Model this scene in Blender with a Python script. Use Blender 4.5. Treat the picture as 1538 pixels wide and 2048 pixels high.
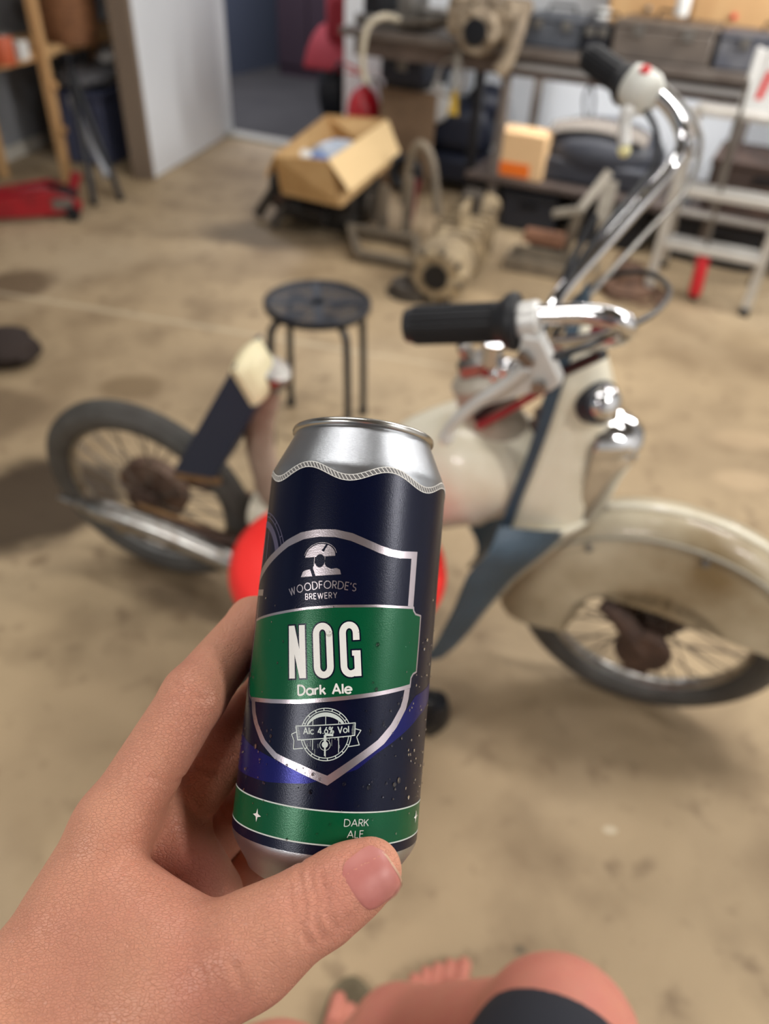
import bpy, math, random
import numpy as np
from mathutils import Matrix, Vector
random.seed(3); RNG = np.random.default_rng(7)
for o in list(bpy.data.objects): bpy.data.objects.remove(o)
SC = bpy.context.scene; COL = SC.collection
# ------------------------------------------------------------------ camera
FPX, CAMH = 1500.0, 1.37
_d = np.array([-109., -1850., -FPX]); _d /= np.linalg.norm(_d)
_z = -_d; _f = np.array([0, 0, -1.]); _y = _f - _z * _f.dot(_z); _y /= np.linalg.norm(_y); _x = np.cross(_y, _z)
CR = np.array([_x, _y, _z]); CC = np.array([0, 0, CAMH])
cam = bpy.data.cameras.new('camera'); co = bpy.data.objects.new('camera', cam); COL.objects.link(co)
m4 = np.eye(4); m4[:3, :3] = CR; m4[:3, 3] = CC
co.matrix_world = Matrix(m4.tolist())
cam.sensor_fit = 'VERTICAL'; cam.sensor_height = 36; cam.sensor_width = 36; cam.lens = FPX / 2048 * 36
cam.clip_start = .01; cam.clip_end = 60
cam.dof.use_dof = True; cam.dof.focus_distance = .243; cam.dof.aperture_fstop = cam.lens / 3.7
SC.camera = co
# ------------------------------------------------------------------ world, lights, exposure
SC.view_settings.view_transform = 'Standard'; SC.view_settings.look = 'None'
SC.view_settings.gamma = 1; SC.view_settings.use_curve_mapping = False
SC.view_settings.exposure = -0.08
w = bpy.data.worlds.new('world'); SC.world = w; w.use_nodes = True
w.node_tree.nodes['Background'].inputs[0].default_value = (.80, .90, 1, 1)
w.node_tree.nodes['Background'].inputs[1].default_value = .4
def area(name, loc, sx, sy, power, col=(1, .975, .94), rot=(0, 0, 0)):
    l = bpy.data.lights.new(name, 'AREA'); l.shape = 'RECTANGLE'; l.size = sx; l.size_y = sy; l.energy = power; l.color = col
    o = bpy.data.objects.new(name, l); o.location = loc; o.rotation_euler = rot; COL.objects.link(o); return o
area('ceiling_tube_light', (1.5, 1.4, 2.66), .14, 1.3, 42, rot=(0, 0, math.radians(65)))
area('ceiling_tube_light', (2.3, -.6, 2.6), .14, 1.3, 70, rot=(0, 0, math.radians(65)))
area('ceiling_tube_light', (-2.0, -1.7, 2.6), .14, 1.3, 95, rot=(0, 0, math.radians(65)))
area('ceiling_tube_light', (-.6, 1.0, 2.66), .14, 1.3, 16, rot=(0, 0, math.radians(65)))
area('ceiling_tube_light', (.75, 3.0, 2.66), .14, 1.3, 22, (1, .97, .93), rot=(0, 0, math.radians(65)))
area('ceiling_tube_light', (-.9, 3.6, 2.66), .14, 1.3, 16, (1, .97, .93), rot=(0, 0, math.radians(65)))
area('added_wall_fill', (2.35, 2.9, 1.9), .14, 1.3, 60, (1, .98, .95), rot=(math.radians(90), 0, math.radians(65)))  # added unseen lamp, brightens the partition and other upright faces
area('added_bench_fill', (-.75 * .91 + 4.2 * .415, .75 * .415 + 4.2 * .91, .80), 1.5, .05, 9, (1, .98, .96), rot=(math.radians(35), 0, math.radians(-24.5)))  # added fill hidden under the worktop, lights the wall below the bench
area('added_side_room_fill', (-1.6, 7.2, 2.5), 1.2, 1.2, 90, (.86, .88, 1))  # added lamp out of view, lifts the dark room beyond the doorway
for k, v in (('max_bounces', 8), ('glossy_bounces', 4), ('transmission_bounces', 6), ('diffuse_bounces', 4), ('transparent_max_bounces', 8)): setattr(SC.cycles, k, v)
SC.cycles.use_denoising = True; SC.cycles.caustics_reflective = False; SC.cycles.caustics_refractive = False
SC.cycles.sample_clamp_indirect = 6
# ------------------------------------------------------------------ helpers: places
def ray(px, py): return CR @ np.array([(px - 769) / FPX, (1024 - py) / FPX, -1.])
def F(px, py, z=0.):                      # point of the horizontal plane at height z
    d = ray(px, py); return CC + d * (z - CAMH) / d[2]
def D(px, py, t): return CC + ray(px, py) * t
TT = np.array([.91, -.415, 0]); TT /= np.linalg.norm(TT); NN = np.array([.415, .91, 0]); NN /= np.linalg.norm(NN)
UP = np.array([0, 0, 1.])
def wp(a, b, z=0): return a * TT + b * NN + z * UP    # room axes: a along the back wall, b away from us
def wl(px, py, b):
    d = ray(px, py); return CC + d * (b - CC.dot(NN)) / d.dot(NN)
RW = np.stack([TT, NN, UP], 1)            # rotation into the room axes
def rotz(a): c, s = math.cos(a), math.sin(a); return np.array([[c, -s, 0], [s, c, 0], [0, 0, 1.]])
def rotx(a): c, s = math.cos(a), math.sin(a); return np.array([[1, 0, 0], [0, c, -s], [0, s, c.real]])
def roty(a): c, s = math.cos(a), math.sin(a); return np.array([[c, 0, s], [0, 1, 0], [-s, 0, c]])
def nrm(v): v = np.asarray(v, float); return v / (np.linalg.norm(v) + 1e-12)
def basis(zd):                            # rotation whose z is zd
    zd = nrm(zd); h = np.array([1., 0, 0]) if abs(zd[0]) < .8 else np.array([0, 1., 0])
    x = nrm(np.cross(h, zd)); return np.stack([x, np.cross(zd, x), zd], 1)
def smooth_path(pts, n=6, closed=False):  # Catmull-Rom
    P = [np.asarray(p, float) for p in pts]; out = []
    N = len(P)
    for i in range(N if closed else N - 1):
        p0 = P[(i - 1) % N] if closed or i > 0 else 2 * P[0] - P[1]
        p1, p2 = P[i], P[(i + 1) % N]
        p3 = P[(i + 2) % N] if closed or i + 2 < N else 2 * P[-1] - P[-2]
        for k in range(n):
            t = k / n
            out.append(.5 * (2 * p1 + (p2 - p0) * t + (2 * p0 - 5 * p1 + 4 * p2 - p3) * t * t + (3 * p1 - p0 - 3 * p2 + p3) * t ** 3))
    if not closed: out.append(P[-1])
    return out
# ------------------------------------------------------------------ helpers: meshes
class MB:
    def __init__(s): s.v = []; s.f = []; s.n = 0
    def add(s, v, f):
        v = np.asarray(v, float); s.v.append(v); s.f += [[i + s.n for i in q] for q in f]; s.n += len(v); return s
    def box(s, c, d, R=None):
        x, y, z = np.array(d) / 2.
        v = np.array([(-x, -y, -z), (x, -y, -z), (x, y, -z), (-x, y, -z), (-x, -y, z), (x, -y, z), (x, y, z), (-x, y, z)])
        if R is not None: v = v @ np.asarray(R).T
        return s.add(v + np.array(c), [(0, 3, 2, 1), (4, 5, 6, 7), (0, 1, 5, 4), (1, 2, 6, 5), (2, 3, 7, 6), (3, 0, 4, 7)])
    def bar(s, p, q, w, h=None, up=(0, 0, 1)):      # box from p to q
        p, q = np.asarray(p, float), np.asarray(q, float); d = q - p; L = np.linalg.norm(d); d /= L
        x = np.cross(np.asarray(up, float), d)
        x = nrm(x) if np.linalg.norm(x) > 1e-4 else nrm(np.cross((1, 0, 0), d))
        return s.box((p + q) / 2, (w, h or w, L), np.stack([x, np.cross(d, x), d], 1))
    def tube(s, path, r, n=10, closed=False, caps=True, sy=1.):
        P = np.array([np.asarray(p, float) for p in path]); N = len(P)
        rr = np.full(N, r) if np.isscalar(r) else np.asarray(r, float)
        T = np.roll(P, -1, 0) - np.roll(P, 1, 0)
        if not closed: T[0] = P[1] - P[0]; T[-1] = P[-1] - P[-2]
        T /= np.linalg.norm(T, axis=1)[:, None] + 1e-12
        u = basis(T[0])[:, 0]; V = []
        A = np.linspace(0, 2 * np.pi, n, endpoint=False)
        for i in range(N):
            u = nrm(u - T[i] * u.dot(T[i])); w_ = np.cross(T[i], u)
            V.append(P[i] + rr[i] * (np.cos(A)[:, None] * u + sy * np.sin(A)[:, None] * w_))
        f = []
        for i in range(N if closed else N - 1):
            a, b = i * n, ((i + 1) % N) * n
            for k in range(n): f.append((a + k, a + (k + 1) % n, b + (k + 1) % n, b + k))
        if caps and not closed: f.append(tuple(range(n))[::-1]); f.append(tuple((N - 1) * n + k for k in range(n)))
        return s.add(np.concatenate(V), f)
    def lathe(s, prof, n=24, c=(0, 0, 0), R=None, a0=0, a1=2 * np.pi, cap=True):     # prof: (radius, height)
        full = abs(a1 - a0 - 2 * np.pi) < 1e-6
        A = np.linspace(a0, a1, n, endpoint=not full); m = len(A)
        v = np.array([(r * math.cos(a), r * math.sin(a), z) for r, z in prof for a in A])
        if R is not None: v = v @ np.asarray(R).T
        f = []
        for i in range(len(prof) - 1):
            for k in range(m if full else m - 1):
                f.append((i * m + k, i * m + (k + 1) % m, (i + 1) * m + (k + 1) % m, (i + 1) * m + k))
        full = full and cap
        if full and prof[0][0] > 1e-6: f.append(tuple(range(m))[::-1])
        if full and prof[-1][0] > 1e-6: f.append(tuple((len(prof) - 1) * m + k for k in range(m)))
        return s.add(v + np.array(c), f)
    def cyl(s, p, q, r, n=16, r2=None):
        p, q = np.asarray(p, float), np.asarray(q, float); L = np.linalg.norm(q - p); r2 = r if r2 is None else r2
        return s.lathe([(r, 0), (r2, L)], n, p, basis(q - p))
    def ball(s, c, r, n=14, R=None):
        r = np.ones(3) * r; a = np.linspace(-np.pi / 2, np.pi / 2, n // 2 + 1)
        t = MB().lathe([(max(math.cos(x), 1e-7), math.sin(x)) for x in a], n)
        v = np.concatenate(t.v) * r
        if R is not None: v = v @ np.asarray(R).T
        return s.add(v + np.array(c), t.f)
    def prism(s, poly, off):                 # polygon (3d points) extruded by off
        P = np.array(poly, float); n = len(P)
        return s.add(np.concatenate([P, P + np.array(off)]), [tuple(range(n))[::-1], tuple(range(n, 2 * n))] + [(i, (i + 1) % n, n + (i + 1) % n, n + i) for i in range(n)])
    def grid(s, G, flip=False):              # G: (a,b,3)
        a, b = G.shape[:2]; f = []
        for i in range(a - 1):
            for j in range(b - 1):
                q = (i * b + j, i * b + j + 1, (i + 1) * b + j + 1, (i + 1) * b + j); f.append(q[::-1] if flip else q)
        return s.add(G.reshape(-1, 3), f)
    def sheet(s, G, th):                     # grid with thickness th (vector)
        a, b = G.shape[:2]; k = s.n; s.grid(G, True); s.grid(G + np.array(th))
        e = [(i, 0) for i in range(a)] + [(a - 1, j) for j in range(1, b)] + [(i, b - 1) for i in range(a - 2, -1, -1)] + [(0, j) for j in range(b - 2, 0, -1)]
        for p, q in zip(e, e[1:] + e[:1]):
            i0, i1 = k + p[0] * b + p[1], k + q[0] * b + q[1]; s.f.append((i0, i1, i1 + a * b, i0 + a * b))
        return s
WM = {}
def tag(o, label=None, cat=None, group=None, kind=None):
    for k, v in (('label', label), ('category', cat), ('group', group), ('kind', kind)):
        if v: o[k] = v
    return o
def thing(name, label, cat, loc=(0, 0, 0), R=None, group=None):
    o = bpy.data.objects.new(name, None); COL.objects.link(o); o.empty_display_size = .1
    M = np.eye(4); M[:3, 3] = loc
    if R is not None: M[:3, :3] = R
    o.matrix_world = Matrix(M.tolist()); WM[o.name] = M
    return tag(o, label, cat, group)
def build(name, mb, mat, parent=None, local=False, smooth=35, bevel=0, label=None, kind=None, seg=2, sub=0):
    v = np.concatenate(mb.v)
    if parent is not None and not local:
        M = np.linalg.inv(WM[parent.name]); v = v @ M[:3, :3].T + M[:3, 3]
    me = bpy.data.meshes.new(name); me.from_pydata(v.tolist(), [], mb.f); me.materials.append(mat)
    if smooth:
        me.polygons.foreach_set('use_smooth', [True] * len(me.polygons))
        if smooth < 180: me.set_sharp_from_angle(angle=math.radians(smooth))
    o = bpy.data.objects.new(name, me); COL.objects.link(o)
    if parent is not None: o.parent = parent; WM[o.name] = WM[parent.name]
    else: WM[o.name] = np.eye(4)
    if bevel:
        b = o.modifiers.new('bevel', 'BEVEL'); b.width = bevel; b.segments = seg; b.limit_method = 'ANGLE'; b.angle_limit = math.radians(40)
    if sub:
        b = o.modifiers.new('sub', 'SUBSURF'); b.levels = sub; b.render_levels = sub
    return tag(o, label, None, None, kind)
def struct(name, mb, mat, bevel=0): return build(name, mb, mat, None, kind='structure', bevel=bevel)
def solo(name, mb, mat, label, cat, group=None, **k):
    o = build(name, mb, mat, None, **k); return tag(o, label, cat, group)
def recenter(o):                            # a lone mesh: its origin at the foot of the thing
    v = np.array([q.co for q in o.data.vertices]); c = (v.min(0) + v.max(0)) / 2; c[2] = v[:, 2].min()
    o.data.transform(Matrix.Translation((-c).tolist())); o.location = c.tolist(); return o
# ------------------------------------------------------------------ helpers: materials
def lin(c): return tuple(((x / 255 + .055) / 1.055) ** 2.4 if x / 255 > .04045 else x / 255 / 12.92 for x in c)
def mat(name, rgb, rough=.5, metal=0, var=None, vs=8, va=.5, bump=0, bs=60, coat=0, trans=0, ior=1.45, sss=0, emit=0, spec=.5, detail=5, stretch=None):
    m = bpy.data.materials.new(name); m.use_nodes = True; nt = m.node_tree; N, L = nt.nodes, nt.links
    p = N['Principled BSDF']; I = p.inputs; c = lin(rgb)
    I['Base Color'].default_value = (*c, 1); I['Roughness'].default_value = rough; I['Metallic'].default_value = metal
    I['Coat Weight'].default_value = coat; I['Transmission Weight'].default_value = trans; I['IOR'].default_value = ior; I['Specular IOR Level'].default_value = spec
    if sss: I['Subsurface Weight'].default_value = sss; I['Subsurface Radius'].default_value = (.006, .0025, .0012); I['Subsurface Scale'].default_value = 1
    if emit: I['Emission Color'].default_value = (*c, 1); I['Emission Strength'].default_value = emit
    tc = N.new('ShaderNodeTexCoord'); mp = N.new('ShaderNodeMapping'); L.new(tc.outputs['Object'], mp.inputs[0])
    if stretch: mp.inputs['Scale'].default_value = stretch
    if var is not None:
        n = N.new('ShaderNodeTexNoise'); n.inputs['Scale'].default_value = vs; n.inputs['Detail'].default_value = detail; L.new(mp.outputs[0], n.inputs[0])
        r = N.new('ShaderNodeValToRGB'); r.color_ramp.elements[0].position = .5 - .25 * (1 - abs(va - .5)); r.color_ramp.elements[1].position = .5 + .25
        r.color_ramp.elements[0].position = max(0, va - .22); r.color_ramp.elements[1].position = min(1, va + .22)
        r.color_ramp.elements[0].color = (*lin(var), 1); r.color_ramp.elements[1].color = (*c, 1)
        L.new(n.outputs['Fac'], r.inputs[0]); L.new(r.outputs[0], I['Base Color'])
    if bump:
        n = N.new('ShaderNodeTexNoise'); n.inputs['Scale'].default_value = bs; n.inputs['Detail'].default_value = 4; L.new(mp.outputs[0], n.inputs[0])
        b = N.new('ShaderNodeBump'); b.inputs['Strength'].default_value = bump; b.inputs['Distance'].default_value = .002
        L.new(n.outputs['Fac'], b.inputs['Height']); L.new(b.outputs[0], I['Normal'])
    return m
M_ = {}
def mt(key, *a, **k):
    if key not in M_: M_[key] = mat(key, *a, **k)
    return M_[key]
chrome = mat('chrome', (222, 222, 224), .08, 1)
chrome2 = mat('worn_chrome', (168, 166, 162), .3, 1, var=(108, 96, 86), vs=40, va=.4)
alu = mat('cast_aluminium', (228, 227, 224), .42, .25, var=(212, 210, 206), vs=20)
red_d = mat('dark_red_rubber', (150, 36, 44), .55)
spoke_m = mat('dull_spoke', (112, 104, 96), .4, .6)
rubber = mat('black_rubber', (30, 31, 35), .5, 0, bump=.15, bs=300)
tyre_m = mat('tyre_rubber', (84, 82, 78), .62, 0, var=(66, 62, 58), vs=14)
black = mat('black_paint', (16, 18, 24), .35)
ivory = mat('ivory_paint', (232, 226, 206), .32, 0, var=(196, 180, 148), vs=9, va=.3, coat=.3)
grimy = mat('grimy_ivory', (222, 212, 186), .38, 0, var=(128, 108, 76), vs=4.5, va=.53, coat=.25)
blue_m = mat('blue_grey_paint', (66, 84, 100), .45, 0, var=(56, 72, 84), vs=12)
navy_m = mat('navy_vinyl', (36, 46, 68), .5, 0, bump=.1, bs=400)
cream_m = mat('cream_vinyl', (222, 212, 176), .42, 0, var=(206, 194, 156), vs=14)
rust_m = mat('rusty_iron', (96, 74, 62), .75, .2, var=(62, 48, 42), vs=30, bump=.4, bs=80)
brass_m = mat('tan_rusted_steel', (150, 116, 78), .6, .3, var=(110, 82, 56), vs=30)
red_pl = mat('red_plastic', (214, 34, 38), .4)
darkm = mat('dark_metal', (44, 44, 48), .5, .5, var=(30, 30, 34), vs=20)
greasy = mat('greasy_metal', (96, 88, 78), .55, .35, var=(56, 50, 46), vs=24, bump=.5, bs=60)
dusty = mat('dusty_aluminium', (168, 150, 120), .75, .05, var=(92, 78, 62), vs=18, va=.42, bump=.5, bs=60)
steel = mat('grey_steel', (140, 138, 134), .4, .7, var=(110, 104, 98), vs=14)
pine = mat('pine_wood', (206, 168, 120), .6, 0, var=(182, 138, 92), vs=6, stretch=(1, 1, .15))
card = mat('cardboard', (200, 166, 118), .8, 0, var=(186, 150, 102), vs=12)
white_p = mat('white_paint', (222, 222, 220), .5, 0, var=(208, 208, 206), vs=3)
dark_gap = mat('dark_plastic', (36, 38, 46), .45)
# ================================================================== the room
def floor_material():
    m = mat('concrete_floor', (172, 154, 126), .62, 0, spec=.3); nt = m.node_tree; N, L = nt.nodes, nt.links; p = N['Principled BSDF']
    tc = N.new('ShaderNodeTexCoord')
    def noise(scale, detail, lo, hi):
        n = N.new('ShaderNodeTexNoise'); n.inputs['Scale'].default_value = scale; n.inputs['Detail'].default_value = detail
        L.new(tc.outputs['Object'], n.inputs[0]); r = N.new('ShaderNodeMapRange'); L.new(n.outputs['Fac'], r.inputs[0])
        r.inputs[1].default_value = lo; r.inputs[2].default_value = hi; return r.outputs[0]
    def mix(fac, a, col):
        x = N.new('ShaderNodeMix'); x.data_type = 'RGBA'; L.new(fac, x.inputs[0])
        if a is None: x.inputs[6].default_value = (*lin((178, 156, 124)), 1)
        else: L.new(a, x.inputs[6])
        x.inputs[7].default_value = (*lin(col), 1); return x.outputs[2]
    c = mix(noise(1.1, 4, .42, .66), None, (150, 130, 103))
    c = mix(noise(4.5, 6, .48, .74), c, (136, 116, 90))
    c = mix(noise(.7, 3, .5, .7), c, (184, 165, 137)); c = mix(noise(14, 5, .58, .75), c, (128, 108, 84))
    nw = N.new('ShaderNodeTexNoise'); nw.inputs['Scale'].default_value = 5; nw.inputs['Detail'].default_value = 4; L.new(tc.outputs['Object'], nw.inputs[0])
    def floor_patch(pt, rx, ry, rot, col, k, soft=.45):  # soft-edged patch mixed into the floor colour
        nonlocal c
        mp = N.new('ShaderNodeMapping'); mp.vector_type = 'TEXTURE'; L.new(tc.outputs['Object'], mp.inputs[0])
        mp.inputs['Location'].default_value = (pt[0], pt[1], 0); mp.inputs['Rotation'].default_value = (0, 0, rot); mp.inputs['Scale'].default_value = (rx, ry, 1)
        ln = N.new('ShaderNodeVectorMath'); ln.operation = 'LENGTH'; L.new(mp.outputs[0], ln.inputs[0])
        ad = N.new('ShaderNodeMath'); ad.operation = 'MULTIPLY_ADD'; L.new(nw.outputs['Fac'], ad.inputs[0]); ad.inputs[1].default_value = -.7; L.new(ln.outputs['Value'], ad.inputs[2])
        r = N.new('ShaderNodeMapRange'); r.interpolation_type = 'SMOOTHSTEP'; L.new(ad.outputs[0], r.inputs[0])
        r.inputs[1].default_value = .65 - soft; r.inputs[2].default_value = .65; r.inputs[3].default_value = k; r.inputs[4].default_value = 0
        c = mix(r.outputs[0], c, col)
    floor_patch(F(265, 775), .14, .11, 0, (120, 100, 74), .75)  # oil stain
    floor_patch(F(30, 570), .2, .2, 0, (96, 78, 60), .8)  # oil stain
    floor_patch(F(40, 1010), .34, .26, .5, (66, 54, 42), .95, .35)  # large dark brown patch at the left of the floor
    floor_patch(F(-40, 830), .3, .2, .2, (104, 86, 66), .7)
    floor_patch(F(420, 1180), .34, .12, -.3, (96, 78, 60), .6)  # moped's shadow near the rear wheel, painted into the floor colour
    floor_patch(F(1180, 1450), .45, .12, -.2, (116, 98, 74), .6)  # shadow below the front wheel, painted into the floor colour
    floor_patch(F(560, 470), .5, .25, 0, (98, 86, 70), .7)
    floor_patch(F(980, 560), .6, .22, -.4, (118, 102, 80), .6)
    floor_patch(F(1490, 960), .12, .07, 0, (206, 180, 146), .4, .5)
    floor_patch(F(1500, 880), .16, .08, 0, (200, 174, 140), .35, .5)
    floor_patch(F(1220, 1660), .018, .01, 0, (204, 190, 165), .8, .3)
    floor_patch(F(1040, 1900), .012, .01, 0, (108, 96, 78), .8, .3)
    floor_patch(F(330, 640), 1.6, .02, -.22, (196, 180, 152), .55, .4)
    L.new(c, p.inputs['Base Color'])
    b = N.new('ShaderNodeBump'); b.inputs['Strength'].default_value = .25; b.inputs['Distance'].default_value = .004
    n = N.new('ShaderNodeTexNoise'); n.inputs['Scale'].default_value = 40; n.inputs['Detail'].default_value = 6; L.new(tc.outputs['Object'], n.inputs[0])
    L.new(n.outputs['Fac'], b.inputs['Height']); L.new(b.outputs[0], p.inputs['Normal'])
    return m
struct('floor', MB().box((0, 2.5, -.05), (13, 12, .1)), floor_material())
wallm = mat('white_wall_paint', (236, 240, 245), .6, 0, var=(226, 230, 235), vs=1.5)
def wbox(mb, a0, a1, b0, b1, z0, z1): return mb.box(wp((a0 + a1) / 2, (b0 + b1) / 2, (z0 + z1) / 2), (a1 - a0, b1 - b0, z1 - z0), RW)
wb = MB(); wbox(wb, -2.68, 2.6, 4.85, 4.97, 0, 2.75); wbox(wb, -5.4, -3.68, 4.85, 4.97, 0, 2.75); wbox(wb, -3.68, -2.68, 4.85, 4.97, 2.1, 2.75)
struct('wall_back', wb, wallm)
P0, P1 = np.array([-1.521, 4.793, 0]), np.array([-1.312, 5.90, 0]); pd = nrm(P1 - P0); pn = np.array([-pd[1], pd[0], 0])
struct('wall_partition', MB().box((P0 + P1) / 2 + pn * .06 + UP * 1.375, (.118, np.linalg.norm(P1 - P0), 2.75), np.stack([-pn, pd, UP], 1)), wallm, .008)
jm = mat('weathered_jamb', (132, 116, 100), .7, 0, var=(104, 90, 78), vs=5, stretch=(1, 1, .2))
struct('trim_1', MB().box(P0 + pn * .062 - pd * .02 + UP * 1.375, (.13, .036, 2.75), np.stack([-pn, pd, UP], 1)), jm, .004)
struct('trim_2', wbox(MB(), -3.68, -2.68, 4.84, 4.98, 0, .022), mat('door_threshold', (176, 172, 160), .5), .004)
Q0 = np.array([-2.55, 4.75, 0]); greyw = mat('grey_wall_paint', (150, 152, 156), .7, 0, var=(128, 130, 134), vs=2)
wlf = MB().box(Q0 - pd * 1.3 + pn * .06 + UP * 1.375, (.12, 6.2, 2.75), np.stack([-pn, pd, UP], 1)); struct('wall_left', wlf, greyw)
struct('baseboard_left', MB().box(Q0 - pd * 1.3 - pn * .008 + UP * .04, (.016, 6.2, .08), np.stack([-pn, pd, UP], 1)), mat('pale_skirting', (196, 192, 182), .5), .003)
struct('wall_right', wbox(MB(), 2.6, 2.72, -3.2, 4.97, 0, 2.75), wallm)
struct('ceiling', wbox(MB(), -5.4, 2.72, -3.2, 4.97, 2.75, 2.85), mat('dull_ceiling', (112, 110, 106), .8))
# the dim room beyond the doorway
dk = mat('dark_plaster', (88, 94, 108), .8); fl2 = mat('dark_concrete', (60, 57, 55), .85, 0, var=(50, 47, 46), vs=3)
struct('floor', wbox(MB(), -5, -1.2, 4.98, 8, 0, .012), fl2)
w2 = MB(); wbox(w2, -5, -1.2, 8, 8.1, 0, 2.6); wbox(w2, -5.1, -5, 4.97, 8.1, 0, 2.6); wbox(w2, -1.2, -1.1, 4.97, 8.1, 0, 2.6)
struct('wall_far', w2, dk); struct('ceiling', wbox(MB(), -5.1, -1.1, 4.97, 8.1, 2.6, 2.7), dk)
# ================================================================== the can
CM = 1e-3
def cam2w(p): p = np.asarray(p, float) * CM; return CC + (p * np.array([1, -1, -1])) @ CR.T     # mm, x right, y down, z away
def cdir(v): return (np.asarray(v, float) * np.array([1, -1, -1])) @ CR.T
cB = np.array([-22.5378, 126.2871, 267.0917]); ca = np.array([.0917268, -.9852227, .1446454]); c1 = np.array([.9944688, .0980979, .0375326]); c2 = np.array([.0511673, -.1404026, -.9887715])
# can axes: x to the right, y away from us, z up
can = thing('beer_can', 'tall dark blue and green beer can held in the hand', 'can', cam2w(cB), np.stack([cdir(c1), cdir(-c2), cdir(ca)], 1))
HT, RB = 158., 33.
TOPP = [(33, 138.2), (32.8, 139.6), (32.2, 141.2), (31.2, 143.5), (29.6, 147), (28.0, 150.5), (26.9, 153), (26.3, 154.4)]
def rad(t):
    if t <= 138.2: return RB
    return float(np.interp(t, [q[1] for q in TOPP], [q[0] for q in TOPP]))
def cyl(s, t, dr=0.):
    r = rad(t) + dr; a = s / RB
    return np.array([r * math.sin(a), -r * math.cos(a), t]) * CM
silver = mat('can_aluminium', (176, 179, 184), .34, 1, bump=.12, bs=900, stretch=(1, 1, 8))
prof = [(23.5, 3.2), (24.2, 1.0), (25.2, .2), (26.2, .9), (27.2, 2.8), (29.5, 6.2), (31.6, 9.4), (32.7, 11.8), (33, 13.6), (33, 60), (33, 100)] + TOPP + [(26.2, 155.3)]
build('can_body', MB().lathe([(r * CM, z * CM) for r, z in [(.01, 9.5), (12, 8.2), (20, 5.2)] + prof], 160), silver, can, True, smooth=60)
rimp = [(25.9, 155.2), (26.6, 155.3), (27.1, 155.9), (27.25, 156.8), (27.0, 157.6), (26.4, 158), (25.7, 157.8), (25.3, 157), (24.9, 153.5), (24.2, 152.4), (23.4, 153.0), (22.8, 154.2), (10, 154.4), (.01, 154.4)]
build('can_lid', MB().lathe([(r * CM, z * CM) for r, z in rimp], 120), mat('can_rim_aluminium', (190, 187, 182), .24, 1), can, True, smooth=60)
tab = MB(); tab.tube(smooth_path([np.array(q) * CM for q in ((-7, -2, 155.2), (0, -5.5, 155.2), (7, -2, 155.2), (7, 9, 155.2), (0, 13, 155.2), (-7, 9, 155.2))], 5, True), 1.1 * CM, 6, True)
tab.cyl(np.array((0, 0, 154.3)) * CM, np.array((0, 0, 155.8)) * CM, 2.6 * CM); build('pull_tab', tab, silver, can, True)
def lacquer(name, rgb, metal=.15, rough=.27, coat=0.):
    m = mat(name, rgb, rough, metal, coat=coat, spec=.3); nt = m.node_tree; N, L = nt.nodes, nt.links; p = N['Principled BSDF']
    p.inputs['Coat Roughness'].default_value = .3
    tc = N.new('ShaderNodeTexCoord'); b = N.new('ShaderNodeBump'); b.inputs['Strength'].default_value = .35; b.inputs['Distance'].default_value = .0001
    n = N.new('ShaderNodeTexNoise'); n.inputs['Scale'].default_value = 2600; n.inputs['Detail'].default_value = 2; L.new(tc.outputs['Object'], n.inputs[0])
    L.new(n.outputs['Fac'], b.inputs['Height']); L.new(b.outputs[0], p.inputs['Normal'])
    return m
navy_l = lacquer('navy_lacquer', (5, 11, 38)); green_l = lacquer('green_lacquer', (0, 84, 50), .15); blue_l = lacquer('blue_lacquer', (24, 26, 96), .4)
foil = lacquer('silver_foil_print', (190, 180, 186), .9, .3, 0); whitep = lacquer('white_print', (240, 238, 232), 0, .4, .1); pale = lacquer('pale_print', (206, 214, 208), 0, .4, .1)
def rope(s): return 137.2 + 2.15 * math.cos(2 * math.pi * (s + 18.8) / (2 * math.pi * RB / 7))
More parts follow.
